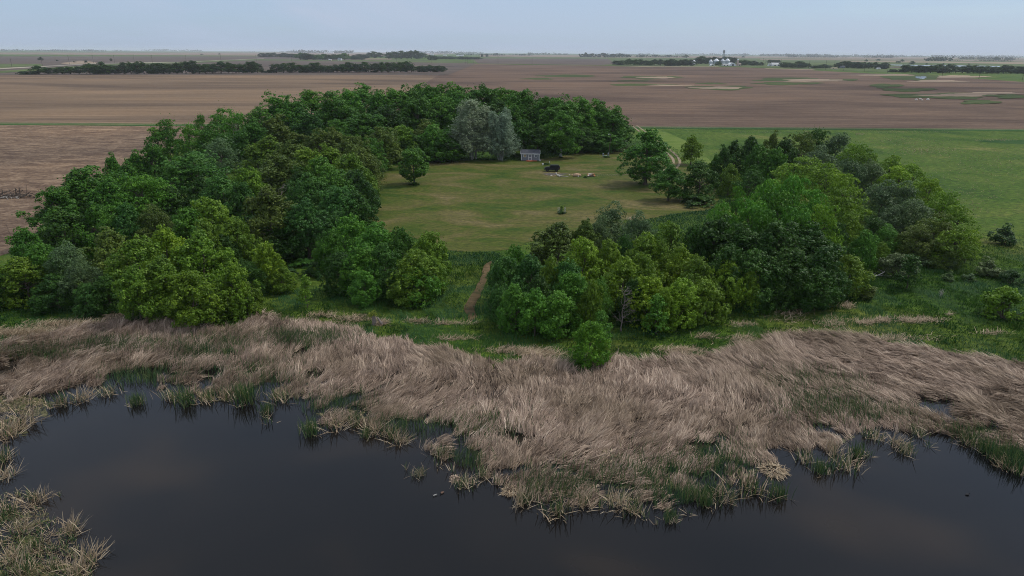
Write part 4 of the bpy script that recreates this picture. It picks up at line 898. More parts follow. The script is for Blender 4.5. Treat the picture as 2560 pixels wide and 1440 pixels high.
def f(out):
    for q in range(5):
        a = [0.2, 0.5, 1.3, 2.0, 1.0][q]
        branching((0, 0, -0.1), (math.cos(a) * 0.7, 0.2, math.sin(a) * 0.8 + 0.35), 1.5, 0.045, 2, out, 0.35, 0.1)
dead('bare_shrub', 1225, 1003, f, 'bark', 'leafless dark shrub standing alone in the dry reeds', 'shrub')
def f(out):
    for q in range(7): branching((RNG.normal(0, 0.2), 0, 0), (RNG.normal(0, 0.6), RNG.normal(0, 0.5), 1), 0.75, 0.022, 2, out, 0.5, 0.2)
dead('dead_shrub', 2352, 742, f, 'white_wood', 'whitish bare twiggy shrub in the meadow grass', 'shrub')
def f(out):
    P = [((0, 0, 0.25), .09), ((1.2, 0.3, 0.5), .085), ((2.3, 0.7, 0.9), .07), ((2.9, 1.2, 1.5), .055), ((3.5, 1.4, 1.75), .03)]; out.append([(np.array(p, float), r) for p, r in P])
    for k in range(6): branching(P[k % 4][0], (RNG.normal(0.3, 0.6), RNG.normal(0, 0.5), RNG.uniform(-0.3, 0.5)), 0.7, 0.03, 1, out)
dead('fallen_branch', 2178, 698, f, 'white_wood', 'bleached fallen branch leaning out of the dark wood', 'branch')
for (bx, by, hh, lx) in [(478, 492, 9.0, -3.0), (690, 575, 8.5, 1.6), (590, 405, 12, 0.3), (375, 560, 6.5, 3.0), (405, 545, 6.0, 2.0)]:
    def f(out, hh=hh, lx=lx):
        st = wob((0, 0, 0), (lx, -0.5, hh), 6, 0.02, 0.14, 0.03); out.append(st)
        for k in range(3, 7):
            for q in range(2): branching(st[k][0], (RNG.normal(lx * 0.2, 0.7), RNG.normal(0, 0.6), RNG.uniform(0, 0.6)), 1.3, 0.05, 2, out)
    prop(dead('dead_tree', bx, by, f, 'dead_wood', 'leafless grey dead tree poking out among the big wood'), group='dead trees in the big wood')
def f(out):
    st = wob((0, 0, 0), (-0.4, 0, 3.6), 6, 0.02, 0.05, 0.01); out.append(st)
    for k in range(2, 7): branching(st[k][0], (RNG.normal(0, 0.6), 0, 0.8), 0.5, 0.014, 1, out)
dead('dead_sapling', 32, 608, f, 'bark', 'thin bare sapling leaning over the stubble field', 'tree')
pile = empty('brush_pile', G(48, 492)); prop(pile, 'long dark pile of dead branches at the stubble field edge', 'brush pile')
def stick(path): obj('branch', npmesh('branch', *tubes([path], 5), smooth=True), M['bark'], pile)
for q in range(190):
    x = RNG.normal(-2.5, 4.2); y = RNG.normal(0, 1.4); z = abs(RNG.normal(0.1, 0.55)) * max(0.2, 1 - abs(x + 2) / 11)
    a = RNG.random() * 6.28; L = RNG.uniform(0.8, 3.2); e = RNG.normal(0.1, 0.25)
    stick(wob((x, y, z), (x + math.cos(a) * L, y + math.sin(a) * L * 0.6, max(0.02, z + e * L)), 2, 0.04, RNG.uniform(0.04, 0.15), 0.02))
for x, h in ((-1.2, 2.0), (-0.2, 2.2), (-4.6, 1.6)): stick(wob((x, 0.8, 0), (x + 0.1, 0.8, h), 2, 0.01, 0.13, 0.11))
stick(wob((1.7, 0.5, 0.6), (2.1, 0.5, 3.0), 3, 0.02, 0.06, 0.015))
pile2 = empty('bleached_stick_pile', G(22, 497)); prop(pile2, 'small heap of bleached sticks beside the dark brush pile', 'stick pile')
for q in range(26):
    x = RNG.normal(0, 1.6); y = RNG.normal(0, 0.6); a = RNG.normal(0, 0.6); L = RNG.uniform(0.5, 2.0)
    obj('stick', npmesh('stick', *tubes([wob((x, y, RNG.uniform(0.05, 0.5)), (x + math.cos(a) * L, y + math.sin(a) * L, RNG.uniform(0.05, 0.7)), 2, 0.05, 0.06, 0.02)], 5), smooth=True), M['white_wood'], pile2)

# ------------------------------------------------------------------ shed
M['shed_wall'] = plain('shed_wall', (0.185, 0.195, 0.21), 0.75, var=0.10, nscale=6)
M['white_trim'] = plain('white_trim', (0.72, 0.72, 0.70), 0.6, var=0.05)
M['shingle'] = plain('shingle', (0.075, 0.078, 0.09), 0.9, var=0.35, nscale=7)
M['glass'] = plain('glass', (0.03, 0.045, 0.07), 0.12, var=0.1, spec=0.5)
M['curtain'] = plain('curtain', (0.32, 0.19, 0.05), 0.7, var=0.3, nscale=9)
M['red_step'] = plain('red_step', (0.50, 0.085, 0.025), 0.7, var=0.15)
M['lumber'] = plain('lumber', (0.45, 0.34, 0.22), 0.8, var=0.2)
def piece(name, parent, mat, fn):
    bm = bmesh.new(); fn(bm); return bmobj(name, bm, M[mat] if isinstance(mat, str) else mat, parent)
sp = G(1325.5, 402.5); SW = 47.0 / pxm(sp); SH, SD, SRH = 2.45, 3.4, 1.0
shed = empty('shed', (sp.x, sp.y, 0.06)); prop(shed, 'small grey shed with white trim and shingled roof on the lawn', 'shed')
hw = SW / 2 - 0.12
def f(bm):
    vs = [bm.verts.new(v) for v in [(-hw, 0, .15), (hw, 0, .15), (hw, SD, .15), (-hw, SD, .15), (-hw, 0, SH), (hw, 0, SH), (hw, SD, SH), (-hw, SD, SH), (-hw, SD / 2, SH + SRH), (hw, SD / 2, SH + SRH)]]
    for q in [(0, 1, 5, 4), (1, 2, 6, 9, 5), (2, 3, 7, 6), (3, 0, 4, 8, 7), (3, 2, 1, 0)]: bm.faces.new([vs[i] for i in q])
piece('wall', shed, 'shed_wall', f)
for i in range(26):            # vertical siding boards
    x = -hw + 0.12 + (2 * hw - 0.24) * i / 25
    if abs(x) < 0.62 or abs(abs(x) - 1.85) < 0.55: continue
    piece('siding_batten', shed, 'shed_wall', lambda bm: box(bm, (x, -0.012, SH / 2 + 0.05), (0.05, 0.024, SH - 0.25)))
def f(bm):
    ov, oy = 0.22, 0.28; sl = SRH / (SD / 2)
    for s in (0, 1):
        y0, y1 = (-oy, SD / 2) if s == 0 else (SD + oy, SD / 2)
        z0, z1 = SH + 0.06 - oy * sl, SH + SRH + 0.06
        a = [(-hw - ov, y0, z0), (hw + ov, y0, z0), (hw + ov, y1, z1), (-hw - ov, y1, z1)]
        lo = [bm.verts.new(v) for v in a]; hi = [bm.verts.new((v[0], v[1], v[2] + 0.09)) for v in a]
        bm.faces.new(hi); bm.faces.new(lo[::-1])
        for k in range(4): bm.faces.new((lo[k], lo[(k + 1) % 4], hi[(k + 1) % 4], hi[k]))
    bmesh.ops.recalc_face_normals(bm, faces=bm.faces)
roof = piece('roof', shed, 'shingle', f)
for i in range(7):
    t0 = i / 7; y = -0.28 + (SD / 2 + 0.28) * t0; z = SH + 0.15 + (y) * SRH / (SD / 2)
    piece('shingle_course', roof, 'shingle', lambda bm: box(bm, (0, y + 0.012, z + 0.012), (2 * hw + 0.42, 0.03, 0.035)))
piece('fascia', shed, 'white_trim', lambda bm: box(bm, (0, -0.32, SH - 0.10), (2 * hw + 0.46, 0.05, 0.22)))
for s in (-1, 1):
    piece('corner_trim', shed, 'white_trim', lambda bm: box(bm, (s * (hw - 0.06), -0.03, SH / 2), (0.20, 0.06, SH - 0.24)))
    piece('barge_board', shed, 'white_trim', lambda bm: [cyl(bm, (s * (hw + 0.235), y0, SH - 0.03 + (-0.3) * 0.2), (s * (hw + 0.235), SD / 2, SH + SRH + 0.05), 0.07, seg=4) for y0 in (-0.25, SD + 0.25)])
for wx, gm in ((-1.85, 'curtain'), (1.85, 'glass')):
    w = piece('window', shed, 'white_trim', lambda bm: [box(bm, (wx, -0.045, SH - 0.72 + dz), (0.98, 0.07, 0.13)) for dz in (-0.43, 0.43)] + [box(bm, (wx + dx, -0.043, SH - 0.72), (0.13, 0.066, 0.75)) for dx in (-0.425, 0.425)])
    piece('pane', w, gm, lambda bm: box(bm, (wx, -0.012, SH - 0.72), (0.78, 0.02, 0.78)))
    piece('muntin', w, 'white_trim', lambda bm: (box(bm, (wx, -0.03, SH - 0.72), (0.035, 0.02, 0.74)), box(bm, (wx, -0.032, SH - 0.72), (0.74, 0.02, 0.035))))
door = piece('door', shed, 'shed_wall', lambda bm: box(bm, (-0.08, -0.015, 1.17), (0.92, 0.03, 1.98)))
piece('door_frame', door, 'white_trim', lambda bm: [box(bm, (-0.08 + s * 0.50, -0.04, 1.2), (0.13, 0.07, 2.08)) for s in (-1, 1)] + [box(bm, (-0.08, -0.042, 2.16), (0.90, 0.07, 0.14)), box(bm, (-0.08, -0.042, 1.12), (0.90, 0.06, 0.12)), box(bm, (-0.08, -0.042, 0.24), (0.90, 0.06, 0.12))])
piece('handle', door, 'glass', lambda bm: box(bm, (0.27, -0.07, 1.25), (0.05, 0.06, 0.12)))
piece('floor_frame', shed, 'bark', lambda bm: box(bm, (0, SD / 2, 0.07), (2 * hw - 0.05, SD - 0.05, 0.16)))
def at(px, py, z=0.06):
    p = G(px, py); p.z = z; return p
p = at(1324, 403.6)
bm = bmesh.new(); box(bm, (0, 0, .13), (2.0, 0.9, 0.26), bevel=0.02); box(bm, (0.6, 0.22, .10), (3.8, 0.4, 0.2), bevel=0.02)
prop(bmobj('door_step', bm, M['red_step'], None, p), 'orange-red wooden step in front of the shed door', 'step')
bm = bmesh.new()
for k in range(4): box(bm, (0.1 * k, 0.16 * k, 0.04 + 0.05 * (k % 2)), (2.0 - 0.2 * k, 0.14, 0.05), 0.12 - 0.1 * k)
prop(bmobj('lumber_pile', bm, M['lumber'], None, at(1352, 401)), 'few pale boards leaning on the ground at the shed corner', 'lumber')
def bucket(px, py, lb, s=1.0):
    bm = bmesh.new(); cyl(bm, (0, 0, 0), (0, 0, 0.42 * s), 0.15 * s, 0.19 * s, 14); cyl(bm, (0, 0, 0.40 * s), (0, 0, 0.44 * s), 0.205 * s, None, 14)
    prop(bmobj('bucket', bm, M['white_trim'], None, at(px, py)), lb, 'bucket')
bucket(1357, 413, 'white bucket on the grass near the weedy bed', 1.3); bucket(1350, 403, 'white bucket by the shed corner boards', 1.0)
bm = bmesh.new(); box(bm, (0, 0, 0.3), (0.10, 0.10, 0.6), bevel=0.01); box(bm, (0, 0, 0.64), (0.2, 0.16, 0.16), bevel=0.02)
prop(bmobj('marker_post', bm, M['white_trim'], None, at(1374, 409)), 'short white post behind the black car', 'post')

# ------------------------------------------------------------------ off-road car
M['car_paint'] = plain('car_paint', (0.010, 0.011, 0.016), 0.35, var=0.1, spec=0.5)
M['car_top'] = plain('car_top', (0.014, 0.016, 0.020), 0.6, var=0.1)
M['tyre'] = plain('tyre', (0.022, 0.022, 0.024), 0.85)
M['rim'] = plain('rim', (0.07, 0.075, 0.085), 0.4, metal=0.6)
M['car_glass'] = plain('car_glass', (0.02, 0.025, 0.03), 0.08, spec=0.6)
M['lamp'] = plain('lamp', (0.5, 0.5, 0.48), 0.2)
cp = G(1379, 428.5); cp.z = 0.06
car = empty('off_road_car', cp, math.radians(3)); prop(car, 'black boxy off-road car parked on the lawn facing the lone tree', 'car')
# car length along x, front at -x
def loft(bm, prof, y0, y1, inset=0.0):
    """side outline (x,z) swept across the width"""
    A = [bm.verts.new((x, y0, z)) for x, z in prof]; B = [bm.verts.new((x, y1, z)) for x, z in prof]
    n = len(prof); bm.faces.new(A[::-1]); bm.faces.new(B)
    for i in range(n): bm.faces.new((A[i], A[(i + 1) % n], B[(i + 1) % n], B[i]))
    bmesh.ops.recalc_face_normals(bm, faces=bm.faces)
def f(bm):
    loft(bm, [(-1.95, 0.55), (-1.98, 1.02), (-1.90, 1.12), (-0.62, 1.20), (-0.60, 1.14), (2.0, 1.14), (2.05, 0.6), (1.9, 0.48), (-1.2, 0.48)], -0.76, 0.76)
    bmesh.ops.bevel(bm, geom=bm.edges[:], offset=0.04, segments=2, affect='EDGES')
body = piece('body', car, 'car_paint', f)
piece('hood', car, 'car_paint', lambda bm: (loft(bm, [(-1.86, 1.12), (-1.80, 1.20), (-0.66, 1.28), (-0.64, 1.16)], -0.62, 0.62), bmesh.ops.bevel(bm, geom=bm.edges[:], offset=0.03, segments=2, affect='EDGES')))
piece('grille', car, 'car_top', lambda bm: [box(bm, (-1.985, -0.36 + 0.12 * k, 0.88), (0.03, 0.06, 0.34)) for k in range(7)])
def f(bm):
    loft(bm, [(-0.60, 1.142), (-0.26, 1.76), (-0.20, 1.80), (1.92, 1.78), (2.0, 1.68), (2.02, 1.142)], -0.72, 0.72)
    bmesh.ops.bevel(bm, geom=bm.edges[:], offset=0.05, segments=2, affect='EDGES')
piece('hard_top', car, 'car_top', f)
def wq(bm, x0, x1, x2, x3, y):
    vs = [bm.verts.new(v) for v in ((x0, y, 1.2), (x1, y, 1.2), (x2, y, 1.66), (x3, y, 1.66))]; bm.faces.new(vs)
    bmesh.ops.solidify(bm, geom=bm.faces[:], thickness=0.012)
for y in (-0.735, 0.735):
    for x0, x1, x2, x3 in ((-0.42, 0.28, 0.28, -0.16), (0.38, 1.02, 1.02, 0.38), (1.14, 1.88, 1.86, 1.14)):
        piece('side_window', car, 'car_glass', lambda bm: wq(bm, x0, x1, x2, x3, y))
    for x0, x1 in ((-0.52, 0.32), (0.35, 1.06)):
        d = piece('door', car, 'car_paint', lambda bm: box(bm, ((x0 + x1) / 2, y * 1.045, 0.86), (x1 - x0 - 0.02, 0.025, 0.52), bevel=0.008))
        piece('handle', d, 'car_top', lambda bm: box(bm, (x1 - 0.14, y * 1.075, 1.02), (0.13, 0.03, 0.035)))
    piece('mirror', car, 'car_top', lambda bm: box(bm, (-0.42, y * 1.25, 1.24), (0.1, 0.2, 0.16), bevel=0.03))
    piece('side_step', car, 'car_top', lambda bm: cyl(bm, (-0.75, y * 1.08, 0.42), (1.0, y * 1.08, 0.42), 0.05, seg=8))
    for x in (-1.32, 1.32):
        def f(bm):
            loft(bm, [(x - 0.58, 0.66), (x - 0.52, 0.86), (x - 0.34, 0.98), (x + 0.34, 0.98), (x + 0.52, 0.86), (x + 0.58, 0.66), (x + 0.50, 0.66), (x + 0.32, 0.92), (x - 0.32, 0.92), (x - 0.50, 0.66)], y * 0.95, y * 1.30)
        piece('fender', car, 'car_top', f)
        t = piece('wheel', car, 'tyre', lambda bm: (cyl(bm, (x, y * 0.92, 0.41), (x, y * 1.26, 0.41), 0.42, None, 24), bmesh.ops.bevel(bm, geom=[e for e in bm.edges if e.calc_face_angle(0) > 1], offset=0.05, segments=2, affect='EDGES')))
        piece('rim', t, 'rim', lambda bm: (cyl(bm, (x, y * 1.20, 0.41), (x, y * 1.275, 0.41), 0.24, 0.22, 16), [cyl(bm, (x, y * 1.28, 0.41), (x + 0.2 * math.cos(a), y * 1.28, 0.41 + 0.2 * math.sin(a)), 0.025, seg=5) for a in np.arange(5) * 1.2566]))
    piece('headlight', car, 'lamp', lambda bm: cyl(bm, (-1.97, y * 0.62, 0.96), (-2.0, y * 0.62, 0.96), 0.1, None, 12))
    piece('tail_light', car, 'red_step', lambda bm: box(bm, (2.045, y * 0.9, 0.95), (0.05, 0.12, 0.2)))
piece('windscreen', car, 'car_glass', lambda bm: (bm.faces.new([bm.verts.new(v) for v in ((-0.60, -0.62, 1.22), (-0.60, 0.62, 1.22), (-0.305, 0.60, 1.72), (-0.305, -0.60, 1.72))]), bmesh.ops.solidify(bm, geom=bm.faces[:], thickness=0.012)))
piece('front_bumper', car, 'car_top', lambda bm: box(bm, (-2.12, 0, 0.62), (0.2, 1.5, 0.18), bevel=0.03))
piece('rear_bumper', car, 'car_top', lambda bm: box(bm, (2.12, 0, 0.60), (0.16, 1.5, 0.18), bevel=0.03))
sw = piece('spare_wheel', car, 'tyre', lambda bm: (cyl(bm, (2.07, 0, 1.08), (2.32, 0, 1.08), 0.41, None, 24), bmesh.ops.bevel(bm, geom=[e for e in bm.edges if e.calc_face_angle(0) > 1], offset=0.05, segments=2, affect='EDGES')))
piece('rim', sw, 'rim', lambda bm: cyl(bm, (2.28, 0, 1.08), (2.335, 0, 1.08), 0.24, 0.2, 16))
car.scale = (1.1, 1.1, 1.1)

# ------------------------------------------------------------------ yard light, service boxes, cage, fire pit
M['pole_wood'] = plain('pole_wood', (0.075, 0.06, 0.045), 0.9, var=0.2)
M['metal_grey'] = plain('metal_grey', (0.33, 0.36, 0.37), 0.5, metal=0.3, var=0.08)
M['box_green'] = plain('box_green', (0.25, 0.33, 0.29), 0.6)
pp = at(1521.5, 392.5); PH = 54.0 / pxm(pp) + 0.3
pole = empty('light_pole', pp); prop(pole, 'thin wooden light pole on the lawn with lamp arm on top', 'light pole')
piece('post', pole, 'pole_wood', lambda bm: cyl(bm, (0, 0, -0.3), (0.42, 0, PH), 0.15, 0.10, 10))
piece('lamp_arm', pole, 'metal_grey', lambda bm: (cyl(bm, (0.42, 0, PH - 0.25), (-0.1, -0.15, PH + 0.05), 0.035, seg=6), cyl(bm, (-0.1, -0.15, PH + 0.05), (-0.42, -0.25, PH + 0.02), 0.035, seg=6)))
piece('lamp_head', pole, 'lamp', lambda bm: (cyl(bm, (-0.42, -0.25, PH + 0.06), (-0.42, -0.25, PH - 0.20), 0.10, 0.22, 12), cyl(bm, (-0.42, -0.25, PH - 0.20), (-0.42, -0.25, PH - 0.34), 0.16, 0.11, 12)))
def service(px, py, h, lb):
    o = empty('meter_box', at(px, py)); prop(o, lb, 'meter box')
    piece('post', o, 'metal_grey', lambda bm: box(bm, (0, 0, h / 2), (0.16, 0.12, h), bevel=0.01))
    c = piece('cabinet', o, 'metal_grey', lambda bm: box(bm, (0, -0.14, h * 0.68), (0.48, 0.2, h * 0.6), bevel=0.02))
    piece('meter', c, 'car_glass', lambda bm: cyl(bm, (0, -0.24, h * 0.72), (0, -0.32, h * 0.72), 0.15, 0.13, 14))
service(1507.5, 394, 1.5, 'grey meter box on a post standing apart from the light pole'); service(1520.3, 393.5, 1.6, 'grey meter box right against the light pole')
bm = bmesh.new(); box(bm, (0, 0, 0.22), (0.9, 0.6, 0.44), bevel=0.04)
prop(bmobj('ground_box', bm, M['box_green'], None, at(1514, 392)), 'low pale green utility box between the two meter boxes', 'utility box')
cg = empty('wire_cage', at(1404, 534)); prop(cg, 'wire cage on thin posts around the lawn sapling', 'cage')
for k in range(5):
    a = k * 1.2566 + 0.3; piece('post', cg, 'metal_grey', lambda bm: cyl(bm, (0.9 * math.cos(a), 0.9 * math.sin(a), -0.1), (0.9 * math.cos(a), 0.9 * math.sin(a), 1.5), 0.03, seg=6))
for z in (0.3, 0.75, 1.2):
    bm = bmesh.new()
    for k in range(20):
        a, b = k * 0.31416, (k + 1) * 0.31416
        cyl(bm, (0.93 * math.cos(a), 0.93 * math.sin(a), z), (0.93 * math.cos(b), 0.93 * math.sin(b), z), 0.012, seg=4)
    bmobj('wire', bm, M['metal_grey'], cg)
M['sandstone'] = plain('sandstone', (0.36, 0.24, 0.15), 0.9, var=0.3, nscale=4)
M['rust'] = plain('rust', (0.40, 0.17, 0.06), 0.85, var=0.4, nscale=5)
M['char'] = plain('char', (0.012, 0.010, 0.010), 0.95)
M['white_stone'] = plain('white_stone', (0.55, 0.50, 0.44), 0.85, var=0.15)
M['ash'] = plain('ash', (0.075, 0.064, 0.05), 0.95, var=0.4, nscale=2)
def stone_mesh(name, s, seed, mat):
    bm = bmesh.new(); bmesh.ops.create_icosphere(bm, subdivisions=2, radius=1.0)
    r = random.Random(seed)
    ph = [r.uniform(0, 6) for _ in range(6)]
    for v in bm.verts:
        c = v.co; k = 1 + 0.16 * math.sin(2.2 * c.x + ph[0]) + 0.14 * math.sin(2.7 * c.y + ph[1]) + 0.12 * math.sin(3.1 * c.z + ph[2]) + r.uniform(-0.05, 0.05)
        v.co = Vector((c.x * s[0] * k, c.y * s[1] * k, max(c.z, -0.35) * s[2] * k))
    me = bpy.data.meshes.new(name); bm.to_mesh(me); bm.free(); me.materials.append(M[mat]); return me
fp = empty('fire_pit', at(1478, 441.5)); prop(fp, 'horseshoe of rust-coloured stones around a black hearth on the lawn', 'fire pit')
st = [stone_mesh('hearth_stone', (0.30, 0.22, 0.26), i, m2) for i, m2 in enumerate(['rust', 'sandstone', 'rust', 'white_stone', 'sandstone'])]
for k in range(15):
    a = -0.35 + k * (3.84 / 14); r_ = 1.0 + 0.06 * math.sin(k * 2.1)
    for lv in range(2 if 2 < k < 13 else 1):
        o = obj('hearth_stone', st[(k * 2 + lv) % 5 if not (k in (8, 9) and lv == 1) else 3], None, fp, (r_ * math.cos(a), r_ * 0.8 * math.sin(a), 0.16 + 0.34 * lv)); o.rotation_euler = (0, 0, a + 1.57)
piece('hearth_bed', fp, 'char', lambda bm: (cyl(bm, (0, 0.1, 0.0), (0, 0.1, 0.16), 0.85, 0.6, 20)))
obj('charred_log', npmesh('charred_log', *tubes([wob((-1.5, -0.7, .1), (0.3, -0.25, .25), 4, .03, .11, .08), wob((-0.4, 0.3, .2), (0.5, -0.1, .3), 3, .03, .09, .07)], 8), smooth=True), M['bark'], fp)
o = obj('sand_mound', stone_mesh('sand_mound', (1.15, 0.8, 0.75), 9, 'sandstone'), None, None, at(1443.5, 441, 0.2)); prop(o, 'low tan sand mound between driftwood and fire pit', 'mound')
o = obj('field_stone', stone_mesh('field_stone', (0.26, 0.2, 0.24), 12, 'white_stone'), None, None, at(1446, 442, 0.14)); prop(o, 'pale field stone lying at the foot of the sand mound', 'stone')
def f(out):
    out.append(wob((-0.9, 0.6, 0.75), (0.15, -0.75, 0.1), 5, 0.04, 0.16, 0.24)); out.append(wob((-0.2, -0.1, 0.4), (1.9, -0.2, 0.15), 6, 0.03, 0.16, 0.07)); out.append(wob((1.2, -0.2, 0.2), (2.6, -0.35, 0.14), 4, 0.03, 0.09, 0.05))
    out.append(wob((-0.6, 0.3, 0.6), (0.2, 0.6, 0.7), 3, 0.05, 0.1, 0.05)); out.append(wob((-0.9, 0.6, 0.7), (-1.2, 0.9, 0.95), 3, 0.05, 0.12, 0.04))
dead('driftwood_log', 1399, 442, f, 'white_wood', 'forked grey driftwood log lying in front of the black car', 'log', 8)
blob('ash_patch', 1385, 436, 30, 2.6, 0.075, M['ash'], 71)
for i, (px, py) in enumerate([(1366, 439), (1378, 439.5), (1386, 439.5), (1391, 433.5), (1397, 433), (1424, 438.5), (1430, 438)]):
    o = obj('field_stone', stone_mesh('field_stone', (0.3, 0.2, 0.16), 30 + i, 'white_stone' if i % 2 else 'sandstone'), None, None, at(px, py, 0.1)); prop(o, 'small pale stone on the worn ground near the driftwood', 'stone', 'stones near the driftwood')
P = np.array([G(1486 + u * 118, 439 + v * 1.4 - u * 3)[:2] for u, v in zip(RNG.random(420), RNG.normal(0, 0.7, 420))]); n = len(P)
V, F, r2 = blades(np.column_stack([P, np.full(n, 0.07)]), RNG.random(n) * 6.28, np.full(n, 0.15), RNG.uniform(0.12, 0.4, n), RNG.uniform(0.05, 0.13, n), np.zeros(n), RNG.random(n) * 0.35)
prop(obj('wood_chips', npmesh('wood_chips', V, F, r2), M['straw']), 'line of pale wood chips running from fire pit to the big lawn tree', 'wood chips', kind='stuff')
for i, (px, py, w) in enumerate([(2320, 250, 1.0), (2300, 248.5, 0.8), (2290, 250.5, 0.9), (2306, 251, 0.6)]):
    o = obj('field_stone', stone_mesh('field_stone', (1.4 * w, 1.0 * w, 1.0 * w), 50 + i, 'white_stone'), None, None, at(px, py, 0.3)); prop(o, 'pale boulder in the boulder heap on the ploughed field', 'stone', 'boulders in the ploughed field')

# ------------------------------------------------------------------ stump, mounds of reeds, reed clumps, ducks
spz = G(936, 813); spz.z = float(terrain(np.array([[spz.x, spz.y]]))[0])
stump = empty('tree_stump', spz); prop(stump, 'grey tree stump with a bright green sprout beside the reeds', 'stump')
obj('stem', npmesh('stem', *tubes([[(np.array((0, 0, -.2)), .42), (np.array((0.02, 0, .3)), .30), (np.array((0.03, 0, .9)), .27), (np.array((-0.02, 0.02, 1.35)), .29), (np.array((-0.02, 0.02, 1.36)), .02)]], 12), smooth=True), M['dead_wood'], stump)
C = np.array([[-0.25, 0, 1.5], [0.0, 0.1, 1.65], [-0.45, 0, 1.35], [0.1, -0.1, 1.5]]); V, F, tn = lobes_to_leaves(C, np.full(4, 0.25), 14, 0.15, 10, 0.14)
a = obj('sprout', npmesh('sprout', V, F, tn), M['leaf'], stump); a.color = (0.19, 0.24, 0.03, 1)
obj('bark_slab', npmesh('bark_slab', *tubes([wob((0.45, 0, 1.0), (1.1, -0.3, 0.15), 4, .03, .12, .2), wob((0.7, -0.2, 0.5), (1.7, 0.1, 0.25), 3, .04, .08, .05)], 7), smooth=True), M['dead_wood'], stump)

def clump_mesh(seed, n_dry, n_green, r, Ld, Lg, lean=0.0):
    s = RNG.bit_generator.state
    P = np.concatenate([RNG.normal(0, r, (n_dry + n_green, 2)), np.zeros((n_dry + n_green, 1)) - 0.1], 1)
    n = n_dry + n_green
    az = RNG.random(n) * 6.28; az = np.where(RNG.random(n) < lean, RNG.normal(0.6, 0.5, n), az)
    dry = np.arange(n) < n_dry
    el = np.where(dry, RNG.uniform(0.25, 1.4, n), RNG.normal(1.32, 0.14, n))
    L = np.where(dry, RNG.uniform(0.5, 1.0, n) * Ld, RNG.uniform(0.6, 1.0, n) * Lg)
    V, F, r2 = blades(P, az, el, L, np.where(dry, RNG.uniform(.035, .06, n), RNG.uniform(.03, .05, n)), RNG.uniform(0, 0.3, n), RNG.random(n))
    me = npmesh('reed_clump', V, F, r2); me.materials.append(M['straw']); me.materials.append(M['green_reed'])
    me.polygons.foreach_set('material_index', np.repeat(np.where(dry, 0, 1), 2).astype(np.int32)); me.update()
    return me
CM = {'mixed': [clump_mesh(i, 55, 60, 0.45, 1.5, 1.25, 0.3) for i in range(3)], 'green': [clump_mesh(i, 25, 120, 0.40, 1.1, 1.5, 0.2) for i in range(2)], 'dry': [clump_mesh(i, 80, 14, 0.40, 1.7, 1.0, 0.45) for i in range(3)], 'few': [clump_mesh(i, 7, 6, 0.14, 1.1, 1.0, 0.2) for i in range(3)]}
CLW = {'mixed': 'tuft of green and straw reeds', 'green': 'dense green reed tuft', 'dry': 'splayed tuft of dry straw reeds', 'few': 'few thin reed stalks'}
def pond_place(px, py):
    if px < 260 and py > 1180: return 'on the weedy islet in the pond'
    for lim, w in ((330, 'at the algae-covered corner of the pond'), (560, 'standing along the inner bay of the pond'), (720, 'in open water off the inner bay'), (900, 'at the stepped corner of the reed bed'), (1075, 'in open water past the stepped reed corner'), (1290, 'in the pond near the two ducks'), (1480, 'at the blunt end of the reed bed'), (1700, 'along the outermost front of the reed bed'), (1960, 'in the pond near the outer reed heap'), (2200, 'in the pond between outer reed heap and bay'), (2350, 'in the bay nearest the lone dark duck')):
        if px < lim: return w
    return 'on the bay shore past the lone dark duck'
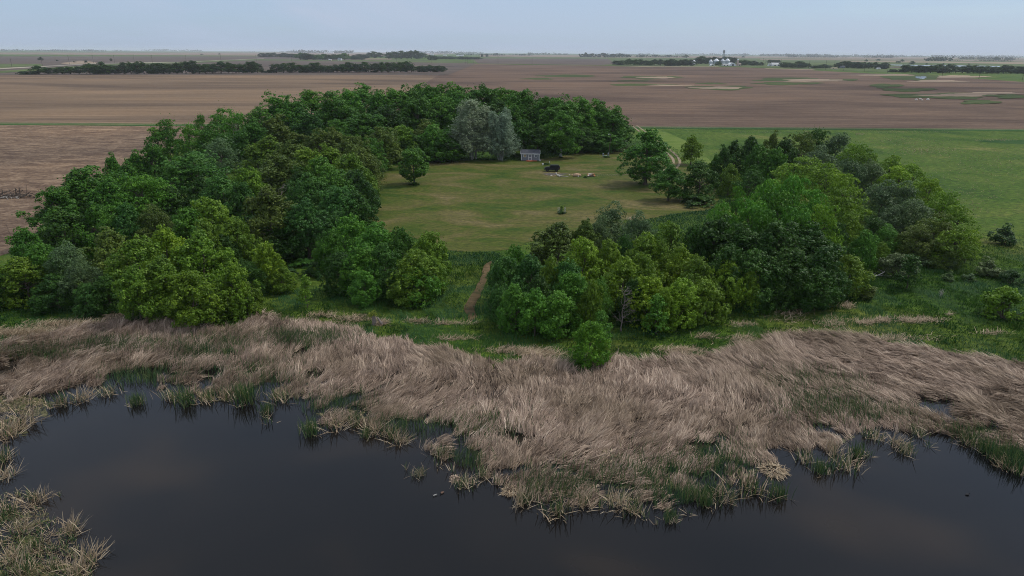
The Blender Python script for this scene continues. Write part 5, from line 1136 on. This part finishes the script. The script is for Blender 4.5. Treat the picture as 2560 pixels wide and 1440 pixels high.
CL = [(343, 1010, 'green', 1.1), (665, 1030, 'green', 0.9), (672, 1057, 'few', 1.6), (610, 1005, 'green', 1.8), (470, 1008, 'green', 1.5), (520, 1000, 'mixed', 1.2), (430, 995, 'mixed', 1.2), (780, 1082, 'green', 1.3), (840, 1068, 'dry', 1.4), (930, 1085, 'dry', 1.3), (915, 1090, 'green', 0.8), (1000, 1105, 'dry', 1.0), (1046, 1188, 'mixed', 0.7), (1014, 1172, 'few', 1.0),
      (1160, 1215, 'mixed', 1.0), (1185, 1210, 'few', 1.2), (1240, 1210, 'few', 1.3), (1260, 1215, 'few', 1.2), (1130, 1180, 'few', 1.2), (1095, 1165, 'few', 1.0), (1205, 1190, 'mixed', 0.8), (1300, 1260, 'dry', 1.0), (1390, 1280, 'mixed', 1.3), (1310, 1255, 'green', 0.7), (1455, 1262, 'dry', 1.1), (1500, 1270, 'few', 1.3), (1585, 1280, 'mixed', 1.1), (1610, 1295, 'few', 1.1), (1675, 1300, 'green', 0.8), (1640, 1310, 'few', 0.8), (1720, 1285, 'few', 1.1), (1765, 1258, 'green', 1.1), (1810, 1250, 'mixed', 1.3), (1540, 1262, 'dry', 1.1),
      (1880, 1225, 'mixed', 1.5), (1945, 1240, 'green', 1.1), (2055, 1180, 'green', 1.0), (2110, 1170, 'mixed', 1.3), (2145, 1140, 'green', 1.1), (2175, 1140, 'few', 1.2), (2260, 1130, 'mixed', 1.0), (2240, 1110, 'dry', 0.9), (2322, 1118, 'few', 1.1), (2290, 1085, 'mixed', 1.0), (2180, 1095, 'mixed', 1.1), (2460, 1130, 'green', 1.2), (2500, 1150, 'green', 1.3), (2545, 1175, 'green', 1.4), (2420, 1110, 'mixed', 1.1), (2520, 1170, 'mixed', 1.0),
      (95, 1250, 'dry', 1.2), (150, 1240, 'few', 0.9), (175, 1330, 'dry', 1.3), (220, 1400, 'dry', 1.4), (20, 1280, 'mixed', 1.2), (50, 1330, 'dry', 1.2), (90, 1370, 'mixed', 1.1), (30, 1400, 'dry', 1.2), (130, 1420, 'mixed', 1.0), (190, 1435, 'dry', 1.1), (60, 1430, 'mixed', 1.3), (10, 1195, 'dry', 1.3), (5, 1150, 'mixed', 1.1), (60, 1060, 'dry', 1.4), (20, 1085, 'dry', 1.5), (45, 1240, 'few', 1.2), (135, 1375, 'few', 1.3), (2080, 1130, 'dry', 1.0), (2010, 1150, 'mixed', 1.0), (1330, 1240, 'mixed', 1.1), (1100, 1140, 'mixed', 1.0), (150, 1010, 'mixed', 1.3), (205, 1000, 'dry', 1.2), (270, 985, 'mixed', 1.2), (560, 995, 'dry', 1.2), (700, 1000, 'mixed', 1.3), (890, 1060, 'mixed', 1.1), (975, 1090, 'mixed', 1.0)]
for px, py, k, s in CL:
    if px < 260 and py > 1180: s *= 0.78
    o = bpy.data.objects.new('reed_clump', rnd.choice(CM[k])); COL.objects.link(o)
    o.location = G(px, py, WATER_Z); o.rotation_euler = (0, 0, rnd.uniform(-0.6, 0.6) if k == 'dry' else rnd.uniform(0, 6.28)); o.scale = (s, s, s * rnd.uniform(0.9, 1.1))
    prop(o, CLW[k] + ' ' + pond_place(px, py), 'reeds', {'mixed': 'mixed reed tufts in the pond', 'green': 'green reed tufts in the pond', 'dry': 'dry reed tufts in the pond', 'few': 'thin reed stalks in the pond'}[k])
def heap(name, px, py, r, h, n, L, mat, label, cat):
    a = RNG.random(n) * 6.28; q = np.sqrt(RNG.random(n)) * r
    z = h * (1 - (q / r) ** 1.5) * RNG.uniform(0.6, 1, n)
    P = np.stack([np.cos(a) * q, np.sin(a) * q, z], 1)
    V, F, r2 = blades(P, a + RNG.normal(0, 0.7, n), RNG.normal(-0.25, 0.35, n), RNG.uniform(0.5, 1, n) * L, RNG.uniform(0.04, 0.08, n), RNG.uniform(0, 0.3, n), RNG.random(n))
    p = G(px, py); p.z = float(np.maximum(terrain(np.array([[p.x, p.y]])), WATER_Z)[0])
    prop(obj(name, npmesh(name, V, F, r2), M[mat], None, p), label, cat)
heap('reed_lodge', 1525, 1140, 1.1, 0.75, 420, 0.9, 'straw', 'domed heap of cut reeds standing in a dark pool of the reed bed', 'lodge')
heap('reed_lodge', 1935, 1172, 1.0, 0.6, 380, 0.8, 'straw', 'small domed heap of cut reeds at the outer water edge', 'lodge')
heap('reed_lodge', 1275, 1222, 0.6, 0.4, 160, 0.7, 'straw', 'lowest heap of cut reeds at the reed bed tip', 'lodge')
heap('mud_lodge', 1138, 1191, 0.5, 0.28, 200, 0.3, 'dry_reed', 'brown clod of mud and stems floating by the reed stalks', 'mud lodge')
heap('straw_heap', 290, 797, 1.5, 1.0, 500, 1.5, 'straw', 'pointed straw heap against the dark grass', 'straw heap')
heap('straw_heap', 395, 803, 2.2, 0.8, 600, 1.4, 'straw', 'wide rounded straw heap under the yellow-green trees', 'straw heap')
heap('straw_heap', 655, 797, 2.0, 0.9, 500, 1.4, 'dry_reed', 'reed heap rising at the grass corner below the slim young tree', 'straw heap')
heap('straw_heap', 1500, 905, 1.0, 1.0, 350, 1.4, 'straw', 'steep straw heap touching the vivid green small tree', 'straw heap')
heap('straw_heap', 1330, 895, 0.9, 0.9, 300, 1.3, 'straw', 'straw heap halfway between footpath end and vivid green tree', 'straw heap')
heap('straw_heap', 1705, 885, 1.0, 0.8, 300, 1.3, 'straw', 'straw heap at the reed edge below the bushy thicket', 'straw heap')
M['duck_white'] = plain('duck_white', (0.38, 0.36, 0.33), 0.8); M['duck_brown'] = plain('duck_brown', (0.13, 0.075, 0.05), 0.85); M['duck_dark'] = plain('duck_dark', (0.02, 0.02, 0.022), 0.8)
def duck(px, py, rz, body, head, lb):
    o = empty('duck', G(px, py, WATER_Z - 0.03), rz, (0.75, 0.75, 0.75)); prop(o, lb, 'duck')
    rings = [(-.30, .15, .015), (-.24, .13, .05), (-.12, .09, .10), (.02, .08, .115), (.13, .10, .095), (.19, .15, .06), (.215, .21, .042), (.235, .26, .045), (.265, .275, .042), (.30, .268, .022), (.34, .262, .012)]
    V = []; F = []; S = 12
    for x, z, r_ in rings:
        for k in range(S): a = 2 * math.pi * k / S; V.append((x, r_ * math.cos(a), z + r_ * 0.8 * math.sin(a)))
    for i in range(len(rings) - 1):
        for k in range(S): F.append((i * S + k, i * S + (k + 1) % S, (i + 1) * S + (k + 1) % S, (i + 1) * S + k))
    me = npmesh('body', V, F, smooth=True); me.materials.append(M[body]); me.materials.append(M[head])
    me.polygons.foreach_set('material_index', np.array([0 if i < 5 * S else 1 for i in range(len(F))], np.int32)); obj('body', me, None, o)
    for s in (-1, 1): obj('wing', npmesh('wing', *tubes([[(np.array((.10, s * .085, .14)), .03), (np.array((-.05, s * .10, .15)), .045), (np.array((-.22, s * .06, .17)), .012)]], 7), smooth=True), M[body if body != 'duck_white' else 'duck_dark'], o)
duck(1087, 1240, math.radians(215), 'duck_white', 'duck_dark', 'pale-bodied duck with dark head swimming on the pond')
duck(1105, 1234, math.radians(225), 'duck_brown', 'duck_dark', 'brown duck swimming next to the pale duck')
duck(2418, 1238, math.radians(10), 'duck_dark', 'duck_dark', 'dark duck alone on open water of the pond')

# ------------------------------------------------------------------ far belts, farms, poles, horizon woods
def far_tree(px, by, hpx, wpx, colour, label, group, kind='tall'):
    p = G(px, by); s = pxm(p)
    place_tree(kind, p, hpx / s * 1.02, wpx / s * 1.1, colour, 'distant_tree' if kind != 'shrub' else 'distant_bush', label, group, 'tree' if kind != 'shrub' else 'bush', parts=hpx > 14)
def belt(x0, x1, y0, y1, hpx, step, cols, label, group, var=0.22, kinds=('tall', 'broad')):
    x = x0
    while x <= x1:
        t = (x - x0) / max(1, x1 - x0)
        far_tree(x, y0 + (y1 - y0) * t + rnd.uniform(-0.4, 0.4), hpx * rnd.uniform(1 - var, 1 + var * 0.6), step * rnd.uniform(1.5, 2.3), rnd.choice(cols), label, group, rnd.choice(kinds))
        x += step * rnd.uniform(0.8, 1.2)
GB = 'shelterbelt behind the tan field'
LB = ['dark tree in the thin open end of the shelterbelt behind the tan field', 'dark tree in the thick shelterbelt stretch next to its thin end', 'dark tree in the longest unbroken stretch of the shelterbelt', 'dark tree in the shelterbelt stretch just past its gap', 'dark tree in the last shelterbelt stretch by the field corner']
for x0, x1, y0, y1, hp, st, k in [(98, 135, 186, 185.5, 19, 22, 0), (155, 215, 186, 185, 17, 20, 0), (225, 296, 186, 185, 26, 17, 1), (312, 446, 185.5, 184, 26, 17, 1), (465, 656, 184.5, 182.5, 27, 18, 2), (692, 735, 182, 181.5, 23, 18, 3), (750, 848, 181.5, 181, 21, 18, 3), (858, 925, 181, 180.5, 23, 18, 4), (938, 1040, 181, 180.5, 23, 16, 4), (1050, 1110, 180.5, 180, 17, 14, 4)]:
    belt(x0, x1, y0, y1, hp, st, 'DKD', LB[k], GB)
belt(55, 95, 186.5, 186, 8, 12, 'DK', 'low dark bush at the open end of the long shelterbelt', 'bushes at the shelterbelt end', kinds=('shrub',)); belt(660, 690, 182, 182, 7, 10, 'DK', 'low dark bush in the gap of the long shelterbelt', 'bushes in the shelterbelt gap', kinds=('shrub',))
LR = 'dark tree in the shelterbelt by the power line and flooded field'; GR = 'shelterbelt by the flooded field'
belt(2262, 2330, 181, 182, 17, 15, 'KD', LR, GR); belt(2345, 2640, 182.5, 185, 19, 15, 'KDD', LR, GR)
belt(2230, 2260, 180.5, 181, 7, 10, 'K', 'low bush leading up to the shelterbelt by the flooded field', 'bushes by the flooded field', kinds=('shrub',))
LF = 'tree sheltering the farm with grain bins'; GF = 'trees of the grain bin farm'
belt(1542, 1660, 163, 164, 14, 13, 'DK', LF, GF); belt(1668, 1735, 164.5, 165, 15, 12, 'DK', LF, GF); belt(1742, 1790, 160, 160, 17, 12, 'DK', LF, GF); belt(1800, 1835, 158, 158, 16, 12, 'DK', LF, GF); belt(1852, 1885, 164.5, 164.5, 14, 11, 'DK', LF, GF); belt(1893, 1905, 164, 164, 8, 8, 'DK', LF, GF); belt(1795, 1803, 165, 165, 10, 9, 'D', LF, GF)
LG = 'tree along the road between white barn and beige shed'; GG = 'trees between white barn and beige shed'
belt(1925, 1945, 158.5, 159, 8, 9, 'K', LG, GG); belt(1960, 2024, 169, 170, 14, 12, 'DK', LG, GG); belt(2035, 2075, 171, 171, 9, 11, 'DK', LG, GG); belt(2095, 2222, 170, 173, 15, 13, 'DK', LG, GG)
LH = 'tree of the farm grove with small white houses'; GH = 'grove with small white houses'
belt(752, 872, 149.5, 150, 15, 14, 'DG', LH, GH); belt(876, 905, 148.5, 149, 7, 10, 'K', LH, GH); belt(655, 745, 142.5, 144.5, 10, 13, 'KD', LH, GH)
LW = 'tree of the dark far grove beside the white dome'; GW_ = 'dark far grove beside the white dome'
belt(885, 925, 146, 146, 9, 11, 'K', LW, GW_); belt(925, 960, 145, 145, 16, 13, 'D', LW, GW_); belt(972, 1070, 147, 147.5, 19, 14, 'D', LW, GW_); belt(1075, 1088, 150, 150, 11, 10, 'D', LW, GW_); belt(1098, 1205, 148, 149, 7, 13, 'K', LW, GW_)
for px, by, h, w, k in [(102, 152, 9, 12, 'broad'), (143, 152.5, 3.5, 6, 'shrub'), (278, 153.5, 7, 6, 'broad'), (1243, 139, 6, 6, 'tall'), (1205, 143, 8, 7, 'tall'), (1217, 142, 7, 8, 'tall'), (1858, 144.5, 5, 8, 'broad'), (1715, 144.5, 8, 9, 'tall'), (2255, 155, 6, 10, 'broad'), (2280, 161, 8, 14, 'broad'), (2245, 157, 4, 14, 'shrub'), (1952, 141.5, 5, 5, 'tall'), (2490, 151, 9, 14, 'tall'), (2316, 161.5, 4, 7, 'shrub'), (2357, 162, 4, 7, 'shrub'), (2422, 162, 3, 5, 'shrub'), (548, 136.5, 3, 6, 'shrub'), (505, 137, 2.5, 8, 'shrub'), (186, 156, 3, 8, 'shrub'), (215, 156.5, 5, 9, 'shrub'), (2165, 154, 5, 8, 'shrub'), (2195, 151.5, 4, 10, 'shrub')]:
    far_tree(px, by, h, w, 'K', 'single dark tree standing alone in the far fields' if k != 'shrub' else 'single dark bush standing alone in the far fields', 'lone far trees' if k != 'shrub' else 'lone far bushes', k)
def far_wood(name, strips, label):
    C, Sz = [], []
    for x0, x1, y0, y1, hpx in strips:
        nn = max(5, int((x1 - x0) / 1.6))
        for i in range(nn):
            t = RNG.random(); p = G(x0 + (x1 - x0) * t, y0 + (y1 - y0) * t); s = pxm(p); h = 1.35 * hpx / s
            w = 2.5 / s
            hh = h * (0.55 + 0.5 * vnoise(np.array([p.x / (w * 3)]), np.array([0.0]), 77)[0])
            for k in range(8):
                C.append((p.x + RNG.normal(0, w), p.y + RNG.normal(0, w * 3), abs(RNG.uniform(0.05, 0.85)) * hh)); Sz.append(hh * 0.42)
    C = np.array(C); Nm = unit(len(C)); Nm[:, 1] -= 0.6; Nm /= np.linalg.norm(Nm, axis=1)[:, None]
    V, F = leaf_quads(C, Nm, np.array(Sz))
    V[:, 2] = np.maximum(V[:, 2], 0.02)
    a = obj(name, npmesh(name, V, F, RNG.random(len(F))), M['far_leaf']); prop(a, label, 'woods', kind='stuff')
M['far_leaf'] = leaf_material('far_leaf', (0.022, 0.045, 0.016), 0.1)
far_wood('far_woods', [(-60, 260, 127.5, 129, 4), (285, 335, 128.5, 128.8, 3.2), (358, 500, 127.5, 129, 4.5), (730, 880, 132.3, 133.3, 6), (700, 800, 131, 131.4, 3.5), (600, 640, 130.5, 130.6, 2)], 'far dark woods along the horizon above the tan fields')
far_wood('far_woods', [(1040, 1210, 133.5, 134.5, 5), (1140, 1240, 138, 138.5, 4), (1235, 1330, 139, 139, 4), (1318, 1420, 136.5, 137.5, 4.5), (1448, 1578, 143, 143.6, 8), (1590, 1720, 143, 144, 5), (1470, 1640, 137, 138, 3.2)], 'far bluish woods along the horizon by the bare road corner')
far_wood('far_woods', [(1690, 1890, 138, 139.5, 4.5), (1900, 2250, 140.5, 142.5, 5), (1970, 2120, 143.5, 144, 4), (2250, 2640, 142.5, 145, 4.5), (2313, 2382, 152.5, 153, 8.5), (2385, 2400, 153.5, 153.6, 4), (2395, 2530, 148, 150, 5), (2440, 2530, 153, 154, 3), (2160, 2240, 144.2, 145, 5)], 'far bluish woods along the horizon past the grain bins')

M['barn_white'] = plain('barn_white', (0.75, 0.75, 0.73), 0.6, var=0.05); M['barn_roof'] = plain('barn_roof', (0.60, 0.62, 0.64), 0.45, var=0.06); M['barn_beige'] = plain('barn_beige', (0.46, 0.38, 0.30), 0.8); M['grey_roof'] = plain('grey_roof', (0.22, 0.24, 0.27), 0.7); M['galv'] = plain('galv', (0.48, 0.51, 0.54), 0.4, metal=0.5); M['silo_tile'] = plain('silo_tile', (0.36, 0.28, 0.24), 0.85, var=0.15, nscale=0.5); M['door_dark'] = plain('door_dark', (0.06, 0.06, 0.065), 0.7); M['cream'] = plain('cream', (0.62, 0.54, 0.36), 0.7); M['tin'] = plain('tin', (0.30, 0.31, 0.33), 0.5, metal=0.4)
def building(name, px, by, wpx, hpx, dpx, wall, roofm, label, cat, doors=(), rise=0.4, hoop=False, windows=0):
    p = G(px, by); s = pxm(p); w, h, d = wpx / s, hpx / s, dpx / s
    o = empty(name, p); prop(o, label, cat)
    rh = h * rise; wh = h - rh
    if hoop:
        prof = [(math.cos(a) * w / 2, math.sin(a) * h) for a in np.linspace(0, math.pi, 13)]
        def f(bm):
            A = [bm.verts.new((x, 0.25, z)) for x, z in prof]; B = [bm.verts.new((x, d, z)) for x, z in prof]
            for i in range(12): bm.faces.new((A[i], A[i + 1], B[i + 1], B[i]))
        piece('roof', o, roofm, f)
        def f(bm):
            for y in (0.35, d - 0.1): bm.faces.new([bm.verts.new((x * 0.985, y, z * 0.985)) for x, z in prof])
        piece('wall', o, wall, f)
    else:
        def f(bm):
            vs = [bm.verts.new(v) for v in [(-w / 2, 0, 0), (w / 2, 0, 0), (w / 2, d, 0), (-w / 2, d, 0), (-w / 2, 0, wh), (w / 2, 0, wh), (w / 2, d, wh), (-w / 2, d, wh), (-w / 2, d / 2, h), (w / 2, d / 2, h)]]
            for q in [(0, 1, 5, 4), (1, 2, 6, 9, 5), (2, 3, 7, 6), (3, 0, 4, 8, 7)]: bm.faces.new([vs[i] for i in q])
        piece('wall', o, wall, f)
        ov = w * 0.02; e = h * 0.03
        def f(bm):
            sl = rh / (d / 2)
            for y0, y1 in ((-d * 0.05, d / 2), (d * 1.05, d / 2)):
                a = [(-w / 2 - ov, y0, wh - d * 0.05 * sl + e), (w / 2 + ov, y0, wh - d * 0.05 * sl + e), (w / 2 + ov, y1, h + e), (-w / 2 - ov, y1, h + e)]
                bm.faces.new([bm.verts.new(v) for v in a])
            bmesh.ops.solidify(bm, geom=bm.faces[:], thickness=e)
        piece('roof', o, roofm, f)
    for fx, fw, fh in doors:
        piece('door', o, 'door_dark', lambda bm: box(bm, (fx * w / 2, -0.04 if not hoop else 0.3, wh * fh / 2 if not hoop else h * fh / 2), (fw * w, 0.12, (wh if not hoop else h) * fh)))
    for k in range(windows):
        piece('window', o, 'glass', lambda bm: box(bm, (-w * 0.35 + 0.7 * w * (k + 0.5) / windows, -0.04, wh * 0.6), (w * 0.09, 0.1, wh * 0.25)))
    return o
def cylthing(name, px, by, wpx, hpx, roof_px, wall, roofm, label, cat, dome=False, ribs=0):
    p = G(px, by); s = pxm(p); r, h, rh = wpx / s / 2, (hpx - roof_px) / s, roof_px / s
    o = empty(name, p); prop(o, label, cat)
    piece('wall', o, wall, lambda bm: cyl(bm, (0, 0, 0), (0, 0, h), r, None, 24))
    def f(bm):
        if dome:
            for k in range(6):
                a0, a1 = k * math.pi / 12, (k + 1) * math.pi / 12
                cyl(bm, (0, 0, h + rh * math.sin(a0)), (0, 0, h + rh * math.sin(a1) + 0.001), r * 1.03 * math.cos(a0), max(0.02, r * 1.03 * math.cos(a1)), 24, caps=False)
        else: cyl(bm, (0, 0, h), (0, 0, h + rh), r * 1.06, r * 0.10, 24)
    piece('roof', o, roofm, f)
    for k in range(ribs): piece('hoop', o, 'galv', lambda bm: cyl(bm, (0, 0, h * (k + 0.5) / ribs), (0, 0, h * (k + 0.5) / ribs + 0.15), r * 1.015, None, 24))
    return o
building('equipment_shed', 1782, 164.5, 11, 4.2, 12, 'barn_white', 'barn_white', 'small white hoop-roofed shed left of the grain bins row'.replace('left of', 'in front of'), 'shed', [(0, .3, .6)], hoop=True)
building('machine_shed', 1815, 165, 18, 5, 10, 'barn_white', 'barn_white', 'long low white shed between hoop shed and hoop barn', 'shed', [(-.4, .15, .8), (.4, .15, .8)], 0.3)
building('hoop_barn', 1832, 165.2, 16, 8, 22, 'barn_roof', 'barn_white', 'large white round-roofed barn beside the tile silo', 'barn', [(0, .3, .55)], hoop=True)
building('beige_barn', 1849, 164.8, 7.5, 6.5, 8, 'barn_beige', 'barn_beige', 'beige barn standing against the tile silo', 'barn', [(0, .3, .6)], 0.25)
cylthing('silo', 1843.5, 165, 5.2, 17, 2.6, 'silo_tile', 'galv', 'tall brown tile silo with pale domed cap', 'silo', True, 5)
building('cattle_shed', 1888, 158.5, 10, 4.5, 8, 'barn_white', 'barn_white', 'white shed half hidden behind dark trees', 'shed', [(0, .3, .6)])
building('white_barn', 1944, 165.5, 26, 8, 20, 'barn_white', 'barn_white', 'biggest white barn with bright ridge roof', 'barn', [(-.5, .14, .75), (.2, .14, .75), (.7, .2, .7)], 0.5)
building('lean_to', 1925, 165.8, 9, 4.5, 7, 'barn_roof', 'grey_roof', 'grey lean-to shed attached at the white barn end', 'shed', [(0, .4, .7)])
cylthing('feed_bin', 1921.5, 165.8, 2.2, 9.5, 2.2, 'barn_white', 'barn_white', 'slim white feed bin beside the biggest barn', 'bin', False, 2)
building('trailer', 1969, 167, 9, 3, 4, 'barn_white', 'barn_roof', 'small white trailer shed past the biggest barn', 'trailer', [(0, .2, .7)], 0.2)
building('farm_house', 2030, 169.5, 11, 4, 8, 'barn_white', 'barn_roof', 'white farmhouse among dark trees along the road', 'house', [(0, .12, .7)], 0.45, windows=4)
building('beige_shed', 2087, 172.5, 14, 3.6, 8, 'cream', 'cream', 'long cream-coloured shed along the road', 'shed', [(-.5, .1, .8)], 0.15)
building('grey_house', 2106, 170.5, 13, 6, 10, 'grey_roof', 'grey_roof', 'blue-grey house with steep roof next to the cream shed', 'house', [(0, .12, .6)], 0.5, windows=3)
building('white_shed', 2197, 173.5, 8.5, 4, 6, 'barn_white', 'barn_roof', 'lone white shed in front of the road trees', 'shed', [(0, .4, .7)], 0.35)
cylthing('grain_bin', 1733.5, 163.5, 8.5, 13.5, 3.5, 'barn_white', 'barn_roof', 'stand-alone white grain bin among dark trees', 'grain bin', False, 4)
for k, (px, w, h) in enumerate([(1776.5, 9.5, 12), (1790, 14, 13.5), (1806, 10, 13), (1818, 12.5, 13)]):
    cylthing('grain_bin', px, 161 - 0.4 * k, w, h, 5.0, 'galv', 'barn_roof', ['smallest grain bin at the end of the grain bin row', 'widest grain bin of the row', 'grain bin right under the elevator tower', 'grain bin on the silo end of the row'][k], 'grain bin', False, 4)
p = G(1807, 160.2); s = pxm(p); HL = 32.5 / s
leg = empty('grain_elevator', p); prop(leg, 'tall lattice grain elevator tower rising above the bins', 'tower')
tw = 1.6 / s
for a, b2 in ((-1, -1), (1, -1), (1, 1), (-1, 1)): piece('tower_leg', leg, 'tin', lambda bm: cyl(bm, (a * tw, b2 * tw, 0), (a * tw, b2 * tw, HL * 0.97), 0.3, seg=6))
for k in range(12):
    z0, z1 = HL * k / 12, HL * (k + 1) / 12 * 0.97
    piece('brace', leg, 'tin', lambda bm: [cyl(bm, (-tw, sy * tw, z0), (tw, sy * tw, z1), 0.16, seg=5) for sy in (-1, 1)] + [cyl(bm, (sx * tw, tw, z0), (sx * tw, -tw, z1), 0.16, seg=5) for sx in (-1, 1)])
piece('head_house', leg, 'tin', lambda bm: (box(bm, (0, 0, HL * 0.9), (tw * 2.5, tw * 2.5, HL * 0.17)), box(bm, (-tw * 0.6, 0, HL), (tw, tw, HL * 0.06)), box(bm, (tw * 0.7, 0, HL * 0.995), (tw * 0.8, tw, HL * 0.05))))
for dx in (-15, -1.5, 11): piece('spout', leg, 'galv', lambda bm: cyl(bm, (0, 0, HL * 0.80), (dx / s, 0, 14.0 / s), 0.35, seg=6))
building('farm_house', 849, 151, 9.5, 6, 8, 'barn_white', 'grey_roof', 'white gabled house at the edge of the small grove', 'house', [(-.2, .14, .6)], 0.45, windows=3)
building('garage', 825, 151.5, 7, 3.5, 6, 'barn_beige', 'barn_roof', 'small pinkish garage beside the white gabled house', 'garage', [(0, .4, .7)], 0.35)
building('shed', 800, 149.5, 5, 3.2, 5, 'barn_roof', 'grey_roof', 'grey shed within the small grove', 'shed', [(0, .4, .7)], 0.35)
cylthing('dome_bin', 966, 141, 7, 7, 3, 'barn_white', 'barn_white', 'white dome-topped bin peeking from the dark far grove', 'grain bin', True)
for px, by, w, h, lb in [(813, 133.5, 6, 2.5, 'smallest white shed before the far horizon woods'), (826, 133.7, 14, 3.4, 'longer white barn before the far horizon woods'), (436, 127.6, 14, 2.2, 'white barn on the horizon within the far woods'), (462, 127.8, 13, 2.0, 'second white barn on the horizon, towards the grove'), (180, 127.4, 9, 1.5, 'tiny white barn on the far bare horizon'), (693, 138.5, 4, 2, 'tiny white shed in the grove behind the gravel road'), (1080, 138, 8, 3.5, 'pale house between far grove and small trees'), (1147, 140.5, 12, 2.5, 'low white house among small far trees'), (1156, 140.4, 7, 3.2, 'white gabled shed beside the low white far house'), (1112, 139.5, 9, 2.2, 'pale shed next to the far grove edge')]:
    building('far_barn', px, by, w, h, w * 0.6, 'barn_white', 'barn_roof', lb, 'barn', [], 0.4)
# power lines
def upole(px, top, by, label, group):
    p = G(px, by); s = pxm(p); h = (by - top) / s
    o = empty('utility_pole', p); prop(o, label, 'utility pole', group)
    piece('post', o, 'pole_wood', lambda bm: cyl(bm, (0, 0, 0), (0, 0, h), 0.3, 0.2, 8))
    piece('crossarm', o, 'pole_wood', lambda bm: box(bm, (0, 0, h * 0.93), (2.6, 0.2, 0.22)))
for px, top, by in [(30, 148, 168), (106, 143, 164), (174, 139.5, 161.5), (234, 137.5, 158), (287, 139, 157.5), (336, 137, 157), (381, 138, 157), (466, 139, 156.5), (553, 137.5, 155.5), (641, 138.5, 154), (729, 141, 152.5), (905, 143.5, 152.5), (992, 145, 155), (1080, 148, 159)]:
    upole(px, top, by, 'wooden power pole in the line across the dark far field', 'power line across the dark field')
for px, top, by in [(1163, 139, 159), (1168, 147, 159), (1183, 145, 159), (1245, 141, 160), (1330, 146, 161), (1661, 150, 167), (1907, 146, 163), (1913, 148, 163), (1952, 148, 168), (2022, 152, 173), (2063, 152, 175), (2085, 152, 170), (2109, 154, 177), (2160, 156, 180), (2218, 156, 183), (2355, 168, 191), (2447, 182, 197), (2555, 187, 202)]:
    upole(px, top, by, 'wooden power pole in the line bordering the ploughed field', 'power line along the ploughed field')

# ------------------------------------------------------------------ air
m = bpy.data.materials.new('haze'); m.use_nodes = True; nt = m.node_tree; nt.nodes.clear()
out = nt.nodes.new('ShaderNodeOutputMaterial'); vol = nt.nodes.new('ShaderNodeVolumePrincipled')
vol.inputs['Color'].default_value = (0.86, 0.92, 1.0, 1); vol.inputs['Density'].default_value = 0.000045; vol.inputs['Anisotropy'].default_value = 0.0
nt.links.new(vol.outputs[0], out.inputs['Volume'])
bm = bmesh.new(); box(bm, (0, 14700, 40), (66000, 36000, 86))
prop(bmobj('haze', bm, m), kind='stuff')
